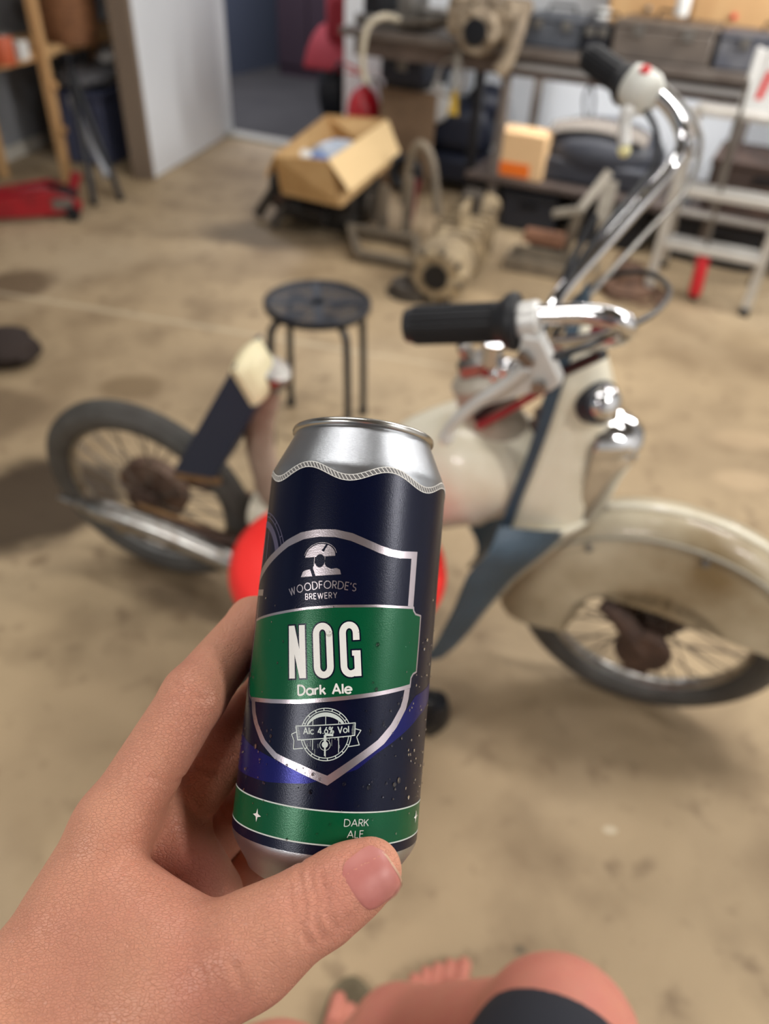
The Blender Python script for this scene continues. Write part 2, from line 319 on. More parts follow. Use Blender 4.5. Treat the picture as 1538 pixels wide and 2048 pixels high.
class Ink:                                    # flat print on the can: strips and strokes in (s, t) millimetres
    def __init__(s, dr): s.m = MB(); s.dr = dr
    def fill(s, s0, s1, lo, hi, ds=.5, dt=3.):
        n = max(2, int(abs(s1 - s0) / ds) + 1); S = np.linspace(s0, s1, n)
        lo_ = (lambda x: np.interp(x, *zip(*lo))) if isinstance(lo, list) else (lo if callable(lo) else (lambda x: lo))
        hi_ = (lambda x: np.interp(x, *zip(*hi))) if isinstance(hi, list) else (hi if callable(hi) else (lambda x: hi))
        k = max(2, int(max(abs(hi_(x) - lo_(x)) for x in S) / dt) + 1)
        G = np.array([[cyl(x, lo_(x) + (max(hi_(x), lo_(x)) - lo_(x)) * j / (k - 1), s.dr) for j in range(k)] for x in S])
        s.m.grid(G); return s
    def loft(s, A, B, n=8):                   # band between two polylines of equal length
        A, B = [np.array(p, float) for p in A], [np.array(p, float) for p in B]; R = []
        for i in range(len(A) - 1):
            for k in range(n): u = k / n; R.append((A[i] * (1 - u) + A[i + 1] * u, B[i] * (1 - u) + B[i + 1] * u))
        R.append((A[-1], B[-1]))
        s.m.grid(np.array([[cyl(*(p * (1 - j / 4) + q * j / 4), s.dr) for j in range(5)] for p, q in R])); return s
    def stroke(s, pts, w, closed=False, joints=True):
        P = [np.array(p, float) for p in pts]; P = P + [P[0]] if closed else P
        for p, q in zip(P[:-1], P[1:]):
            d = q - p; L = np.linalg.norm(d)
            if L < 1e-6: continue
            nn = np.array([-d[1], d[0]]) / L * w / 2; k = max(1, int(L / 1.2)); j = max(1, int(w / 1.2))
            s.m.grid(np.array([[cyl(*(p + d * i / k + nn * (1 - 2 * b / j)), s.dr) for b in range(j + 1)] for i in range(k + 1)]))
        if joints and w > .25:
            for p in (P if closed else P[1:-1]): s.disc(p, w / 2, 10)
        return s
    def disc(s, c, r, n=20, ry=None, rot=0):
        a = np.linspace(0, 2 * np.pi, n, endpoint=False); ry = ry or r; rings = max(1, int(r / 1.2)); V = [cyl(c[0], c[1], s.dr)]; f = []
        for k in range(1, rings + 1):
            for x in a:
                u, v = r * k / rings * math.cos(x), ry * k / rings * math.sin(x)
                V.append(cyl(c[0] + u * math.cos(rot) - v * math.sin(rot), c[1] + u * math.sin(rot) + v * math.cos(rot), s.dr))
        for i in range(n): f.append((0, 1 + i, 1 + (i + 1) % n))
        for k in range(rings - 1):
            for i in range(n): p, q = 1 + k * n + i, 1 + k * n + (i + 1) % n; f.append((p, p + n, q + n, q))
        s.m.add(V, f); return s
    def done(s, name, m, label=None): return build(name, s.m, m, can, True, smooth=180, label=label)
def arc(cx, cy, rx, ry, a0, a1, n=10): return [(cx + rx * math.cos(math.radians(a0 + (a1 - a0) * i / n)), cy + ry * math.sin(math.radians(a0 + (a1 - a0) * i / n))) for i in range(n + 1)]
GL = {
 'W': (1.0, [[(0, 1), (.27, 0), (.5, .95), (.73, 0), (1, 1)]]), 'O': (.95, [arc(.475, .5, .475, .5, 0, 360, 20)]),
 'D': (.72, [[(0, 0), (0, 1)] + [(.25, 1)] + arc(.25, .5, .47, .5, 90, -90, 12) + [(0, 0)]]), 'F': (.45, [[(0, 0), (0, 1), (.45, 1)], [(0, .53), (.42, .53)]]),
 'R': (.52, [[(0, 0), (0, 1), (.25, 1)] + arc(.25, .74, .26, .26, 90, -90, 8) + [(0, .48)], [(.22, .48), (.52, 0)]]),
 'E': (.46, [[(.46, 1), (0, 1), (0, 0), (.46, 0)], [(0, .53), (.42, .53)]]), "'": (.06, [[(.03, 1.02), (.0, .74)]]),
 'S': (.5, [arc(.25, .75, .22, .25, 40, 270, 10) + arc(.25, .25, .25, .25, 90, -140, 10)]),
 'B': (.5, [[(0, 0), (0, 1), (.24, 1)] + arc(.24, .76, .22, .24, 90, -90, 8) + [(0, .52)], [(.24, .52)] + arc(.25, .26, .25, .26, 90, -90, 8) + [(0, 0)]]),
 'Y': (.62, [[(0, 1), (.31, .45), (.62, 1)], [(.31, .45), (.31, 0)]]), 'A': (.78, [[(0, 0), (.39, 1), (.78, 0)], [(.14, .34), (.64, .34)]]),
 'K': (.6, [[(0, 0), (0, 1)], [(.55, 1), (.02, .42)], [(.2, .6), (.6, 0)]]), 'L': (.45, [[(0, 1), (0, 0), (.45, 0)]]), 'V': (.75, [[(0, 1), (.375, 0), (.75, 1)]]),
 'a': (.68, [arc(.33, .33, .33, .33, 0, 360, 16), [(.66, .66), (.66, 0)]]), 'r': (.34, [[(0, 0), (0, .66)], [(0, .36)] + arc(.28, .36, .28, .28, 180, 75, 6)]),
 'k': (.5, [[(0, 0), (0, 1)], [(.46, .66), (.02, .28)], [(.18, .42), (.5, 0)]]), 'l': (.05, [[(.025, 0), (.025, 1)]]),
 'e': (.66, [[(.02, .34)] + [(.64, .34)] + arc(.33, .33, .33, .33, 3, 320, 16)]), 'c': (.6, [arc(.33, .33, .33, .33, 45, 315, 14)]), 'o': (.68, [arc(.34, .33, .33, .33, 0, 360, 16)]),
 '4': (.62, [[(.46, 0), (.46, 1), (0, .26), (.62, .26)]]), '6': (.6, [[(.42, 1), (.08, .46)] + [], arc(.3, .3, .29, .3, 0, 360, 14)]), '.': (.1, [[(.05, 0), (.05, .1)]]),
 '%': (.8, [arc(.17, .8, .16, .19, 0, 360, 10), arc(.63, .2, .16, .19, 0, 360, 10), [(.66, 1), (.14, 0)]]), ' ': (.32, [])}
def write(ink, text, base, s0, s1, h, w, gap=.2):          # base(s) -> t, letters turned with the slope
    W_ = sum(GL[c][0] for c in text) + gap * (len(text) - 1); k = (s1 - s0) / W_; x = 0
    for c in text:
        gw, st = GL[c]; sc = s0 + (x + gw / 2) * k; sl = (base(sc + .1) - base(sc - .1)) / .2; th = math.atan(sl); t0 = base(sc)
        for poly in st:
            ink.stroke([(sc + (gx - gw / 2) * k * math.cos(th) - gy * h * math.sin(th), t0 + (gx - gw / 2) * k * math.sin(th) + gy * h * math.cos(th)) for gx, gy in poly], w)
        x += gw + gap
full = math.pi * RB
i = Ink(.03); i.fill(-full, full, 13.4, 134, .6); i.fill(-full, full, 134, rope, .6, .3); i.done('navy_label', navy_l)
Ink(.07).fill(-48.5, 48, [(-48.5, 32.5), (-22, 32.8), (-7, 34.7), (8.6, 40.3), (14.7, 45.3), (35, 57.2), (48, 62.3)], [(-48.5, 45.5), (-42, 44.3), (-23, 41), (-10, 38.5), (0, 40.5), (15, 48.5), (26.5, 60), (30.5, 63.8), (48, 68.5)], 1).done('blue_swoosh', blue_l)
g = Ink(.07); g.fill(-full, full, 16.8, 26.9, 1); g.done('green_base_band', green_l)
g = Ink(.12)
for t in (16.7, 27.0): g.fill(-full, full, t - .22, t + .22, 1)
g.done('band_lines', pale)
# rope
r_ = Ink(.11); r_.fill(-full, full, lambda s: rope(s) - .95, lambda s: rope(s) + .95, .6, .3); r_.done('rope_ground', lacquer('rope_grey', (128, 126, 126), .3, .4))
r_ = Ink(.2); S = np.arange(-full, full, .66)
for dy in (-.98, .98): r_.stroke([(s, rope(s) + dy) for s in S], .26, joints=False)
for s in np.arange(-full, full, 1.36):
    sl = 2.15 * -math.sin(2 * math.pi * (s + 18.8) / 29.62) * 2 * math.pi / 29.62
    r_.stroke([(s - .75, rope(s - .75) + .95), (s - .3, rope(s - .3) + .4), (s + .3, rope(s + .3) - .4), (s + .75, rope(s + .75) - .95)], .27, joints=False)
r_.done('rope_border', whitep)
# shield ground, outline and band
SO = [(-50, 98), (-44.9, 101.7), (-29.9, 109.6), (-25.1, 112.6), (-19, 115.35), (-13, 116.6), (-6.4, 117), (-.5, 116.2), (5.5, 114.3), (9.5, 113.1), (13.6, 112.3), (17.6, 112.2), (24.6, 112.9)]
SI = [(-50, 95.3), (-42.6, 99), (-29.4, 107.1), (-24, 110.4), (-17.4, 113.1), (-11.6, 114.2), (-6.1, 114.4), (-.8, 113.6), (5.8, 111.6), (9, 110.6), (12.6, 109.9), (16.9, 109.7), (22.2, 110.2)]
LO_ = [(-36.4, 56.9), (-34.8, 53.4), (-32.4, 50.1), (-26.8, 44.65), (-19.8, 40.6), (-10.6, 37.9), (-.6, 34.8)]; LI = [(-33.3, 57), (-32, 53.6), (-29.8, 50.5), (-24.9, 45.7), (-19.1, 42.4), (-9.8, 40.2), (-.9, 37.8)]
RO = [(26.8, 66.5), (26.5, 63), (25.65, 59.7), (21.9, 53.7), (17.3, 48.45), (9.4, 42.7), (-.6, 34.8)]; RI = [(24.1, 66), (23.7, 63), (22.9, 60.3), (19.4, 54.7), (14.8, 49.7), (7.7, 44.4), (-.9, 37.8)]
sg = Ink(.10)
sg.fill(-50, 24.6, 84, SO); sg.fill(-36.4, 26.8, sorted(LO_ + RO[:-1]), 60); sg.done('shield_ground', navy_l)
sb = Ink(.15); sb.loft(SO, SI); sb.loft([(24.6, 112.9), (24.9, 94)], [(22.0, 110.3), (22.3, 94)], 14); sb.loft(LO_, LI); sb.loft(RO, RI)
sb.stroke([(-50, 94.2), (-37.2, 94.2)], 2.2); sb.stroke([(-41.5, 93), (-41.2, 85)], .5); sb.done('shield_outline', foil)
BT = [(-41.8, 84.0), (-39.8, 84.3), (-23.4, 87.6), (-13.4, 89.7), (-3.8, 91.2), (9.8, 92.6), (24.9, 93.3)]
BBm = [(-36.7, 58), (-24, 59), (-13.2, 60.2), (-2.8, 62.05), (12.6, 64.9), (26.6, 67.8)]
gb = Ink(.20); gb.fill(-36.7, 24.9, BBm, BT); gb.fill(24.9, 29.3, [(24.9, 67.4), (26.6, 67.8), (26.8, 69.8), (27.6, 71), (29.3, 71.9)], [(24.9, 93.3), (25.4, 92.2), (26.6, 91.3), (29.3, 91)], .2)
gb.fill(-41.8, -36.7, [(-41.8, 65), (-41, 62), (-39, 59), (-36.7, 58)], BT); gb.done('green_name_band', green_l)
go = Ink(.24); go.loft([(s, t + .75) for s, t in BT], [(s, t - .1) for s, t in BT]); go.loft([(s, t - 1.25) for s, t in BBm], [(s, t + .1) for s, t in BBm])
go.stroke([(24.9, 94), (25.2, 92.6), (26.4, 91.5), (29.4, 91.1), (29.6, 81), (29.6, 72), (27.8, 71.3), (26.8, 70), (26.6, 66.6)], .6); go.stroke([(-36.7, 57.4), (-39.3, 58.6), (-41.2, 62), (-41.9, 65), (-41.9, 84)], .6); go.done('band_outline', foil)
# NOG
def nog(ink, w, ex):
    th = math.radians(8.2)
    def loc(s0, t0, pts): return [(s0 + x * math.cos(th) - y * math.sin(th), t0 + x * math.sin(th) + y * math.cos(th)) for x, y in pts]
    e = ex
    ink.stroke(loc(-17.2, 66.6, [(1.1, -e), (1.1, 17.2 + e)]), w); ink.stroke(loc(-17.2, 66.6, [(5.1, -e), (5.1, 17.2 + e)]), w)
    ink.loft(loc(-17.2, 66.6, [(.1, 17.2 + e), (3.9, -e)]), loc(-17.2, 66.6, [(2.3 + e, 17.2 + e), (6.1, -e)]), 12)
    ink.stroke(loc(-8.45, 67.8, arc(3.4, 14, 2.2, 2.6, 0, 180, 10) + arc(3.4, 3.4, 2.2, 2.6, 180, 360, 10)), w, True)
    ink.stroke(loc(.35, 69.0, arc(3.3, 14, 2.2, 2.6, 0, 180, 10) + arc(3.3, 3.4, 2.2, 2.6, 180, 300, 10)), w)
    ink.stroke(loc(.35, 69.0, [(5.5, 14), (5.5, 11.6 - e)]), w); ink.stroke(loc(.35, 69.0, [(5.6, -.1 - e), (5.6, 8.2 + e)]), w); ink.stroke(loc(.35, 69.0, [(3.9 - e, 7.4), (5.6, 7.4)]), 1.7 + 2 * e); ink.stroke(loc(.35, 69.0, [(4.2, 1.1), (5.6, 2.2)]), w * .8)
i = Ink(.28); nog(i, 3.1, .5); i.done('lettering', navy_l); i = Ink(.33); nog(i, 2.15, 0); i.done('lettering', whitep)
i = Ink(.30); write(i, 'Dark Ale', lambda s: 61.75 + (s + 13.3) * .137, -13.2, 4.3, 3.05, .62, .2); i.done('lettering', whitep)
i = Ink(.22); write(i, "WOODFORDE'S", lambda s: 97.35 - .0118 * (s + 2.9) ** 2, -20.6, 2.3, 2.45, .3, .24); write(i, 'BREWERY', lambda s: 92.85 + (s + 14.4) * .134, -14.3, -3.5, 1.85, .26, .3); i.done('lettering', foil)
i = Ink(.22); write(i, 'DARK', lambda s: 22.75 + (s - 6) * .01, 6, 14.1, 2.1, .26, .2); write(i, 'ALE', lambda s: 19.3 + (s - 7.3) * .01, 7.3, 12.6, 2.1, .26, .2)
i.done('lettering', pale)
for c in ((-24.7, 21.8), (39.2, 22.6), (-55, 21.8)):
    i = Ink(.22); P = [(0, 2.1), (.45, .5), (2, 0), (.45, -.5), (0, -2.1), (-.45, -.5), (-2, 0), (-.45, .5)]
    for k in range(8):
        a, b = P[k], P[(k + 1) % 8]; i.m.add([cyl(c[0], c[1], .22), cyl(c[0] + a[0], c[1] + a[1], .22), cyl(c[0] + b[0], c[1] + b[1], .22)], [(0, 1, 2)])
    i.done('star_mark', whitep)
# head emblem
i = Ink(.20); sl = lambda s: 107.46 + (s + 10.83) * .1317
i.fill(-16.1, -5.55, sl, lambda s: sl(s) + 4.3 * math.sqrt(max(0, 1 - ((s + 10.83) / 5.3) ** 2)), .15)
lo = lambda s: 100.15 + (s + 16.97) * .1445
i.fill(-16.95, -3, lo, [(-16.95, 100.3), (-16.5, 101.9), (-15.5, 102.6), (-13.5, 103), (-12.9, 103.4), (-12.2, 105.2), (-10.6, 104.6), (-9.2, 105.7), (-8.2, 104.3), (-6.5, 103.7), (-4.6, 104.1), (-3.5, 103.7), (-3, 102.3)], .15); i.done('emblem', foil)
i = Ink(.25); i.disc((-10.6, 106.1), 1.75, 20, 2.25); i.disc((-9.75, 109.75), .5, 12); i.stroke([(-9.7, 109.8), (-8.6, 111.9)], .7); i.stroke([(-13.4, 103.4), (-12.0, 100.5)], 1.1); i.done('emblem', navy_l)
i = Ink(.20); i.stroke([(-12.62, 107.3), (-12.55, 104.6)], .16); i.stroke([(-8.95, 107.6), (-8.9, 105.2)], .16); i.stroke([(s, sl(s) + 4.75 * math.sqrt(max(0, 1 - ((s + 10.83) / 5.75) ** 2))) for s in np.linspace(-16.5, -5.2, 24)], .16); i.done('emblem', foil)
# barrel emblem
bc = (-2.75, 50.5); i = Ink(.20); i.stroke(arc(*bc, 8.2, 8.2, 0, 360, 48), .28, True); i.stroke(arc(*bc, 7.4, 7.4, 0, 360, 44), .25, True)
for a in range(0, 360, 20): c, s = math.cos(math.radians(a)), math.sin(math.radians(a)); i.stroke([(bc[0] + 7.4 * c, bc[1] + 7.4 * s), (bc[0] + 8.2 * c, bc[1] + 8.2 * s)], .28)
A1, A2 = arc(*bc, 6.9, 6.9, 38, 158, 16), arc(bc[0], bc[1] - 1.0, 6.9, 6.6, 38, 158, 16); i.loft(A1, A2, 2)
for x in (-4.2, 0, 4.2): y = math.sqrt(6.4 ** 2 - x * x); i.stroke([(bc[0] + x - y * .1, bc[1] + y), (bc[0] + x + y * .1, bc[1] - y * 1.1)], .22)
for k in range(14): x = -5.6 + k * .86; y = random.uniform(-5, 2); i.stroke([(bc[0] + x, bc[1] + y), (bc[0] + x + .15, bc[1] + y - random.uniform(1, 2.5))], .08)
i.done('barrel_emblem', pale)
i = Ink(.25); R4 = [(-12.9, 51.95), (6.4, 54.85), (6.6, 50.9), (-11.75, 47.7)]; i.loft([R4[0], R4[1]], [R4[3], R4[2]], 24); i.done('ribbon_ground', navy_l)
i = Ink(.30); i.stroke(R4, .3, True); i.stroke([(-12.4, 50.2), (-14.1, 49.2), (-13, 47.4), (-12.9, 44.7), (-9.6, 45.4)], .28); i.stroke([(6.5, 53), (8.5, 52.6), (7.3, 50.4), (8.4, 48), (4.6, 47.2)], .28)
for k in range(9):
    u = k / 8; i.stroke([(-12.7 + u * 1.0, 51.5 - u * 3.6), (-11.6 + u * 1.0 - .5 * abs(u - .5), 51.65 - u * 3.6)], .12); i.stroke([(6.45, 54.4 - u * 3.3), (5.4 + .5 * abs(u - .5), 54.25 - u * 3.3)], .12)
write(i, 'Alc 4.6% Vol', lambda s: 49.75 + (s + 10) * .137, -9.9, 4.6, 2.0, .34, .22)
i.stroke([(-3.0, 50.4), (-.3, 50.5)], .75); i.stroke([(-2.9, 50.3), (-2.75, 48.3)], .8); i.disc((-2.65, 47.3), 1.0, 14); i.stroke([(-2.6, 46.8), (-2.3, 43.8)], .5); i.stroke(arc(-2.6, 47.2, 1.7, 1.7, 0, 360, 20), .14, True); i.done('ribbon_print', pale)
# second barrel motif at the left edge of the label
i = Ink(.12)
def clipped(cx, cy, r, a0, a1, w):
    pts = [p for p in arc(cx, cy, r, r, a0, a1, 60) if p[1] > np.interp(p[0], *zip(*SO)) - .4]
    if len(pts) > 1: i.stroke(pts, w)
for r, w in ((19.4, .4), (18.0, .4), (15.2, 2.4)): clipped(-44.5, 104, r, 10, 100, w)
for a in (32, 52, 72): c, s = math.cos(math.radians(a)), math.sin(math.radians(a)); i.stroke([(-44.5 + 18 * c, 104 + 18 * s), (-44.5 + 19.4 * c, 104 + 19.4 * s)], .4)
i.stroke([(-38, 106), (-38.5, 116)], .5); i.stroke([(-43, 104), (-43.3, 118)], .5); i.done('barrel_outline', lacquer('grey_print', (92, 88, 112), .3, .4))
# condensation
dm = MB(); tpl = MB().lathe([(1, 0), (.8, .32), (.45, .5), (.001, .56)], 8)
tv = np.concatenate(tpl.v)
for k in range(230):
    s, t = RNG.uniform(-46, 46), RNG.triangular(14, 40, 105)
    if -21 < s < 9 and (60 < t < 88 or 41 < t < 60): continue
    r = RNG.uniform(.16, .42) if k % 9 else RNG.uniform(.45, .75); el = RNG.uniform(1, 1.5)
    c0 = cyl(s, t, .34); a = s / RB; R = np.stack([(math.cos(a), math.sin(a), 0), (0, 0, 1), (math.sin(a), -math.cos(a), 0)], 1)
    dm.add(c0 + (tv * np.array([r, r * el, r * .8]) * CM) @ R.T, tpl.f)
build('water_droplets', dm, mat('water', (255, 255, 255), .03, 0, trans=1, ior=1.33), can, True, kind='stuff', smooth=60)
# ================================================================== smooth bodies: signed distance fields meshed with surface nets
class SDF:
    def __init__(s, lo, hi, h):
        s.lo = np.array(lo, float); s.h = h; s.n = np.ceil((np.array(hi) - s.lo) / h).astype(int) + 1
        s.ax = [s.lo[i] + h * np.arange(s.n[i]) for i in range(3)]
    def new(s): return np.full(s.n, s.h * 14, np.float32)
    def sl(s, lo, hi):
        a = np.clip(np.floor((lo - s.lo) / s.h).astype(int), 0, s.n); b = np.clip(np.ceil((hi - s.lo) / s.h).astype(int) + 1, 0, s.n)
        return tuple(slice(x, y) for x, y in zip(a, b))
    def pts(s, S): return np.stack(np.meshgrid(*[s.ax[i][S[i]] for i in range(3)], indexing='ij'), -1)
    def cone(s, fld, a, b, r1, r2, k):        # smooth union with a round cone
        a, b = np.array(a, float), np.array(b, float); m = s.h * 9 + k; R = max(r1, r2)
        S = s.sl(np.minimum(a, b) - R - m, np.maximum(a, b) + R + m)
        if any(q.stop <= q.start for q in S): return
        p = s.pts(S); ba = b - a; l2 = ba @ ba + 1e-12; rr = r1 - r2; a2 = max(l2 - rr * rr, 1e-9); il2 = 1 / l2
        pa = p - a; y = pa @ ba; z = y - l2; q = pa * l2 - y[..., None] * ba; x2 = (q * q).sum(-1); y2 = y * y * l2; z2 = z * z * l2
        kk = np.sign(rr) * rr * rr * x2
        d = np.where(np.sign(z) * a2 * z2 > kk, np.sqrt(x2 + z2) * il2 - r2, np.where(np.sign(y) * a2 * y2 < kk, np.sqrt(x2 + y2) * il2 - r1, (np.sqrt(x2 * a2 * il2) + y * rr) * il2 - r1))
        f = fld[S]
        if k > 0: hh = np.clip(.5 + .5 * (f - d) / k, 0, 1); fld[S] = f * (1 - hh) + d * hh - k * hh * (1 - hh)
        else: fld[S] = np.minimum(f, d)
    def chain(s, fld, pts, rs, k):
        for i in range(len(pts) - 1): s.cone(fld, pts[i], pts[i + 1], rs[i], rs[i + 1], k)
        return fld
    @staticmethod
    def smin(a, b, k): h = np.clip(.5 + .5 * (b - a) / k, 0, 1); return b * (1 - h) + a * h - k * h * (1 - h)
    def sample(s, fld, p):
        q = (np.asarray(p) - s.lo) / s.h; i = np.clip(np.floor(q).astype(int), 0, s.n - 2); t = q - i; o = 0
        for dx in (0, 1):
            for dy in (0, 1):
                for dz in (0, 1):
                    w = (t[..., 0] if dx else 1 - t[..., 0]) * (t[..., 1] if dy else 1 - t[..., 1]) * (t[..., 2] if dz else 1 - t[..., 2])
                    o = o + w * fld[i[..., 0] + dx, i[..., 1] + dy, i[..., 2] + dz]
        return o
    def mesh(s, F_):                          # surface nets
        neg = F_ < 0; nx, ny, nz = F_.shape
        c = np.zeros((nx - 1, ny - 1, nz - 1), np.int8)
        for dx in (0, 1):
            for dy in (0, 1):
                for dz in (0, 1): c += neg[dx:nx - 1 + dx, dy:ny - 1 + dy, dz:nz - 1 + dz]
        act = np.argwhere((c > 0) & (c < 8)); idx = np.full(c.shape, -1, np.int32); idx[tuple(act.T)] = np.arange(len(act))
        acc = np.zeros((len(act), 3)); cnt = np.zeros(len(act))
        cor = [(x, y, z) for x in (0, 1) for y in (0, 1) for z in (0, 1)]
        for p in cor:
            for ax in range(3):
                if p[ax]: continue
                q = list(p); q[ax] = 1
                fa = F_[act[:, 0] + p[0], act[:, 1] + p[1], act[:, 2] + p[2]]; fb = F_[act[:, 0] + q[0], act[:, 1] + q[1], act[:, 2] + q[2]]
                m = (fa < 0) != (fb < 0); t = np.where(m, fa / np.where(m, fa - fb, 1), 0)
                pos = np.tile(np.array(p, float), (len(act), 1)); pos[:, ax] = t
                acc[m] += pos[m]; cnt[m] += 1
        V = s.lo + s.h * (act + acc / cnt[:, None]); Q = []
        for ax in range(3):
            u, v = (ax + 1) % 3, (ax + 2) % 3
            A = [slice(None)] * 3; Bq = [slice(None)] * 3; A[ax] = slice(0, -1); Bq[ax] = slice(1, None)
            na, nb = neg[tuple(A)], neg[tuple(Bq)]; E_ = np.argwhere(na != nb)
            ok = (E_[:, u] > 0) & (E_[:, v] > 0) & (E_[:, u] < F_.shape[u] - 1) & (E_[:, v] < F_.shape[v] - 1); E_ = E_[ok]
            def cell(du, dv): w = E_.copy(); w[:, u] -= du; w[:, v] -= dv; return idx[tuple(w.T)]
            q = np.stack([cell(1, 1), cell(0, 1), cell(0, 0), cell(1, 0)], 1); fl = ~na[tuple(E_.T)]
            q[fl] = q[fl][:, ::-1]; Q.append(q)
        return V, np.concatenate(Q)
# ================================================================== the person: hand, arm and legs
def hp(x, y, z): return np.array([(x - 769) * z / 1500, (y - 1024) * z / 1500, z])
def pc(ph, t, rho): f = math.radians(ph); return cB + ca * t + rho * (math.sin(f) * c1 + math.cos(f) * c2)
hs = SDF((-165, 28, 188), (24, 205, 345), .95)
iM, mM, rM, pM = hp(226, 1652, 254), hp(300, 1696, 278), hp(362, 1742, 296), hp(415, 1790, 309)
palm = hs.new()
for a, b, r1, r2 in ((hp(-10, 2090, 238), iM, 17, 12.5), (hp(30, 2100, 252), mM, 16, 13), (hp(70, 2110, 264), rM, 15, 12.5), (hp(120, 2120, 276), pM, 15, 11.5),
                     (hp(205, 2085, 226), hp(500, 1897, 225), 20, 14.5), (hp(150, 1850, 244), hp(330, 1915, 230), 14, 16), (hp(60, 1980, 240), hp(290, 1990, 229), 18, 18),
                     (hp(215, 1735, 249), hp(415, 1893, 229), 9.5, 9), (hp(180, 1790, 247), hp(390, 1905, 229), 12, 12), (hp(318, 1630, 272), hp(420, 1790, 274), 12.5, 12), (hp(-140, 2260, 214), hp(60, 2070, 240), 27, 19), (hp(-60, 2330, 205), hp(180, 2120, 230), 27, 20)):
    hs.cone(palm, a, b, r1, r2, 7)
fing = hs.new()
def finger(pts, rs, k=2.5):
    f = hs.new(); hs.chain(f, pts, rs, k); return f
PI_ = hp(388, 1393, 266); PM_ = hp(462, 1480, 287); PR_ = hp(484, 1612, 299); PP_ = hp(512, 1738, 302)
for f in (finger([iM, PI_, pc(-122, 83, 43.5), pc(-158, 90, 43), pc(-178, 92, 42)], [12.5, 11.4, 9.8, 9, 7.6]),
          finger([mM, PM_, pc(-142, 58, 43.5), pc(-172, 63, 43), pc(-195, 65, 42)], [12.5, 11.2, 9.8, 9, 7.8]),
          finger([rM, PR_, pc(-160, 27, 43.5), pc(-190, 32, 43), pc(-208, 33, 42)], [12, 10.8, 9.4, 8.8, 7.6]),
          finger([pM, PP_, hp(585, 1752, 305), hp(650, 1752, 303), hp(690, 1748, 300)], [11, 9.6, 8.6, 7.8, 6.8])):
    fing = np.minimum(fing, f)
th = finger([hp(500, 1897, 225), hp(575, 1845, 225), hp(640, 1806, 227), hp(695, 1768, 228.5), hp(741, 1741, 230)], [14.5, 12.6, 12.2, 11.0, 9.6], 4)
hand = SDF.smin(SDF.smin(palm, fing, 6), th, 8); del palm, fing, th
# skin creases
def crease(pts, depth, w, zmax):
    P = [np.array([(x - 769) * z / 1500, (y - 1024) * z / 1500]) for x, y, z in pts]
    A = np.array(P); S = hs.sl(np.array([*(A.min(0) - 4), 180]), np.array([*(A.max(0) + 4), zmax])); q = hs.pts(S)[..., :2]; d = np.full(q.shape[:3], 1e3)
    for a, b in zip(P, P[1:]):
        ab = b - a; t = np.clip(((q - a) @ ab) / (ab @ ab), 0, 1); d = np.minimum(d, np.linalg.norm(q - a - t[..., None] * ab, axis=-1))
    hand[S] += (1.5 * depth * np.exp(-(d / w) ** 2)).astype(np.float32)
for pts, dp in (([(596, 1768, 218), (612, 1800, 218), (606, 1840, 218), (624, 1872, 218)], .55), ([(618, 1764, 218), (636, 1796, 218), (632, 1832, 218), (650, 1862, 218)], .6), ([(640, 1762, 218), (654, 1790, 218), (656, 1820, 218), (670, 1846, 218)], .45),
                ([(576, 1790, 216), (590, 1830, 216), (590, 1880, 216)], .35), ([(660, 1868, 218), (700, 1830, 218)], .3), ([(470, 1900, 215), (500, 1950, 215), (496, 1990, 215)], .35), ([(440, 1920, 215), (462, 1970, 215), (455, 2010, 215)], .35),
                ([(410, 1930, 214), (430, 1990, 214)], .3), ([(345, 1365, 258), (372, 1385, 258), (420, 1398, 258)], .4), ([(300, 1560, 246), (345, 1590, 246), (395, 1600, 246)], .45), ([(320, 1640, 246), (360, 1700, 246), (395, 1760, 240)], .5)):
    crease(pts, dp, 1.15, 290 if pts[0][2] > 230 else 236)
hv, hq = hs.mesh(hand)
hvw = CC + (hv * CM * np.array([1, -1, -1])) @ CR.T
hq = hq[:, ::-1] if np.linalg.det(np.diag([1, -1, -1])) < 0 else hq
# arm, trunk and legs
bs = SDF((-.42, -.5, .12), (.42, .5, 1.72), .0095); body = bs.new()
W0 = cam2w(hp(-110, 2290, 212)); EL = np.array([-.30, -.14, .985]); SL = np.array([-.19, -.31, 1.22]); SR = np.array([.19, -.31, 1.22])
for a, b, r1, r2, k in ((W0, EL, .031, .044, .02), (EL, SL, .046, .054, .03), (SL, SR, .062, .062, .05), ((0, -.31, 1.16), (0, -.27, .72), .125, .125, .06), ((-.09, -.31, 1.13), (-.08, -.27, .72), .085, .1, .05), ((.09, -.31, 1.13), (.08, -.27, .72), .085, .1, .05),
                     ((0, -.32, 1.22), (0, -.30, 1.37), .058, .054, .03), ((0, -.30, 1.44), (0, -.29, 1.52), .078, .088, .03), ((0, -.25, 1.40), (0, -.22, 1.42), .05, .04, .03),
                     (SR, (.31, -.2, .96), .054, .046, .03), ((.31, -.2, .96), (.2, .0, .80), .044, .032, .02), ((.2, 0, .80), (.17, .07, .755), .03, .03, .02),
                     ((-.09, -.22, .66), (-.06, .15, .62), .095, .066, .04), ((.09, -.22, .66), (.182, .225, .597), .095, .064, .04),
                     ((-.06, .15, .62), (-.06, .16, .60), .062, .062, .03), ((.182, .225, .597), (.182, .235, .58), .063, .062, .03),
                     ((.182, .232, .58), (.06, .285, .36), .055, .056, .02), ((.05, .287, .36), (-.043, .288, .12), .056, .036, .02), ((-.06, .16, .6), (.02, .2, .38), .054, .054, .02), ((.02, .2, .38), (.10, .27, .12), .054, .034, .02)):
    bs.cone(body, a, b, r1, r2, k)
bv, bq = bs.mesh(body)
fs = SDF((-.22, .2, -.005), (.24, .53, .17), .0042); feet = fs.new()
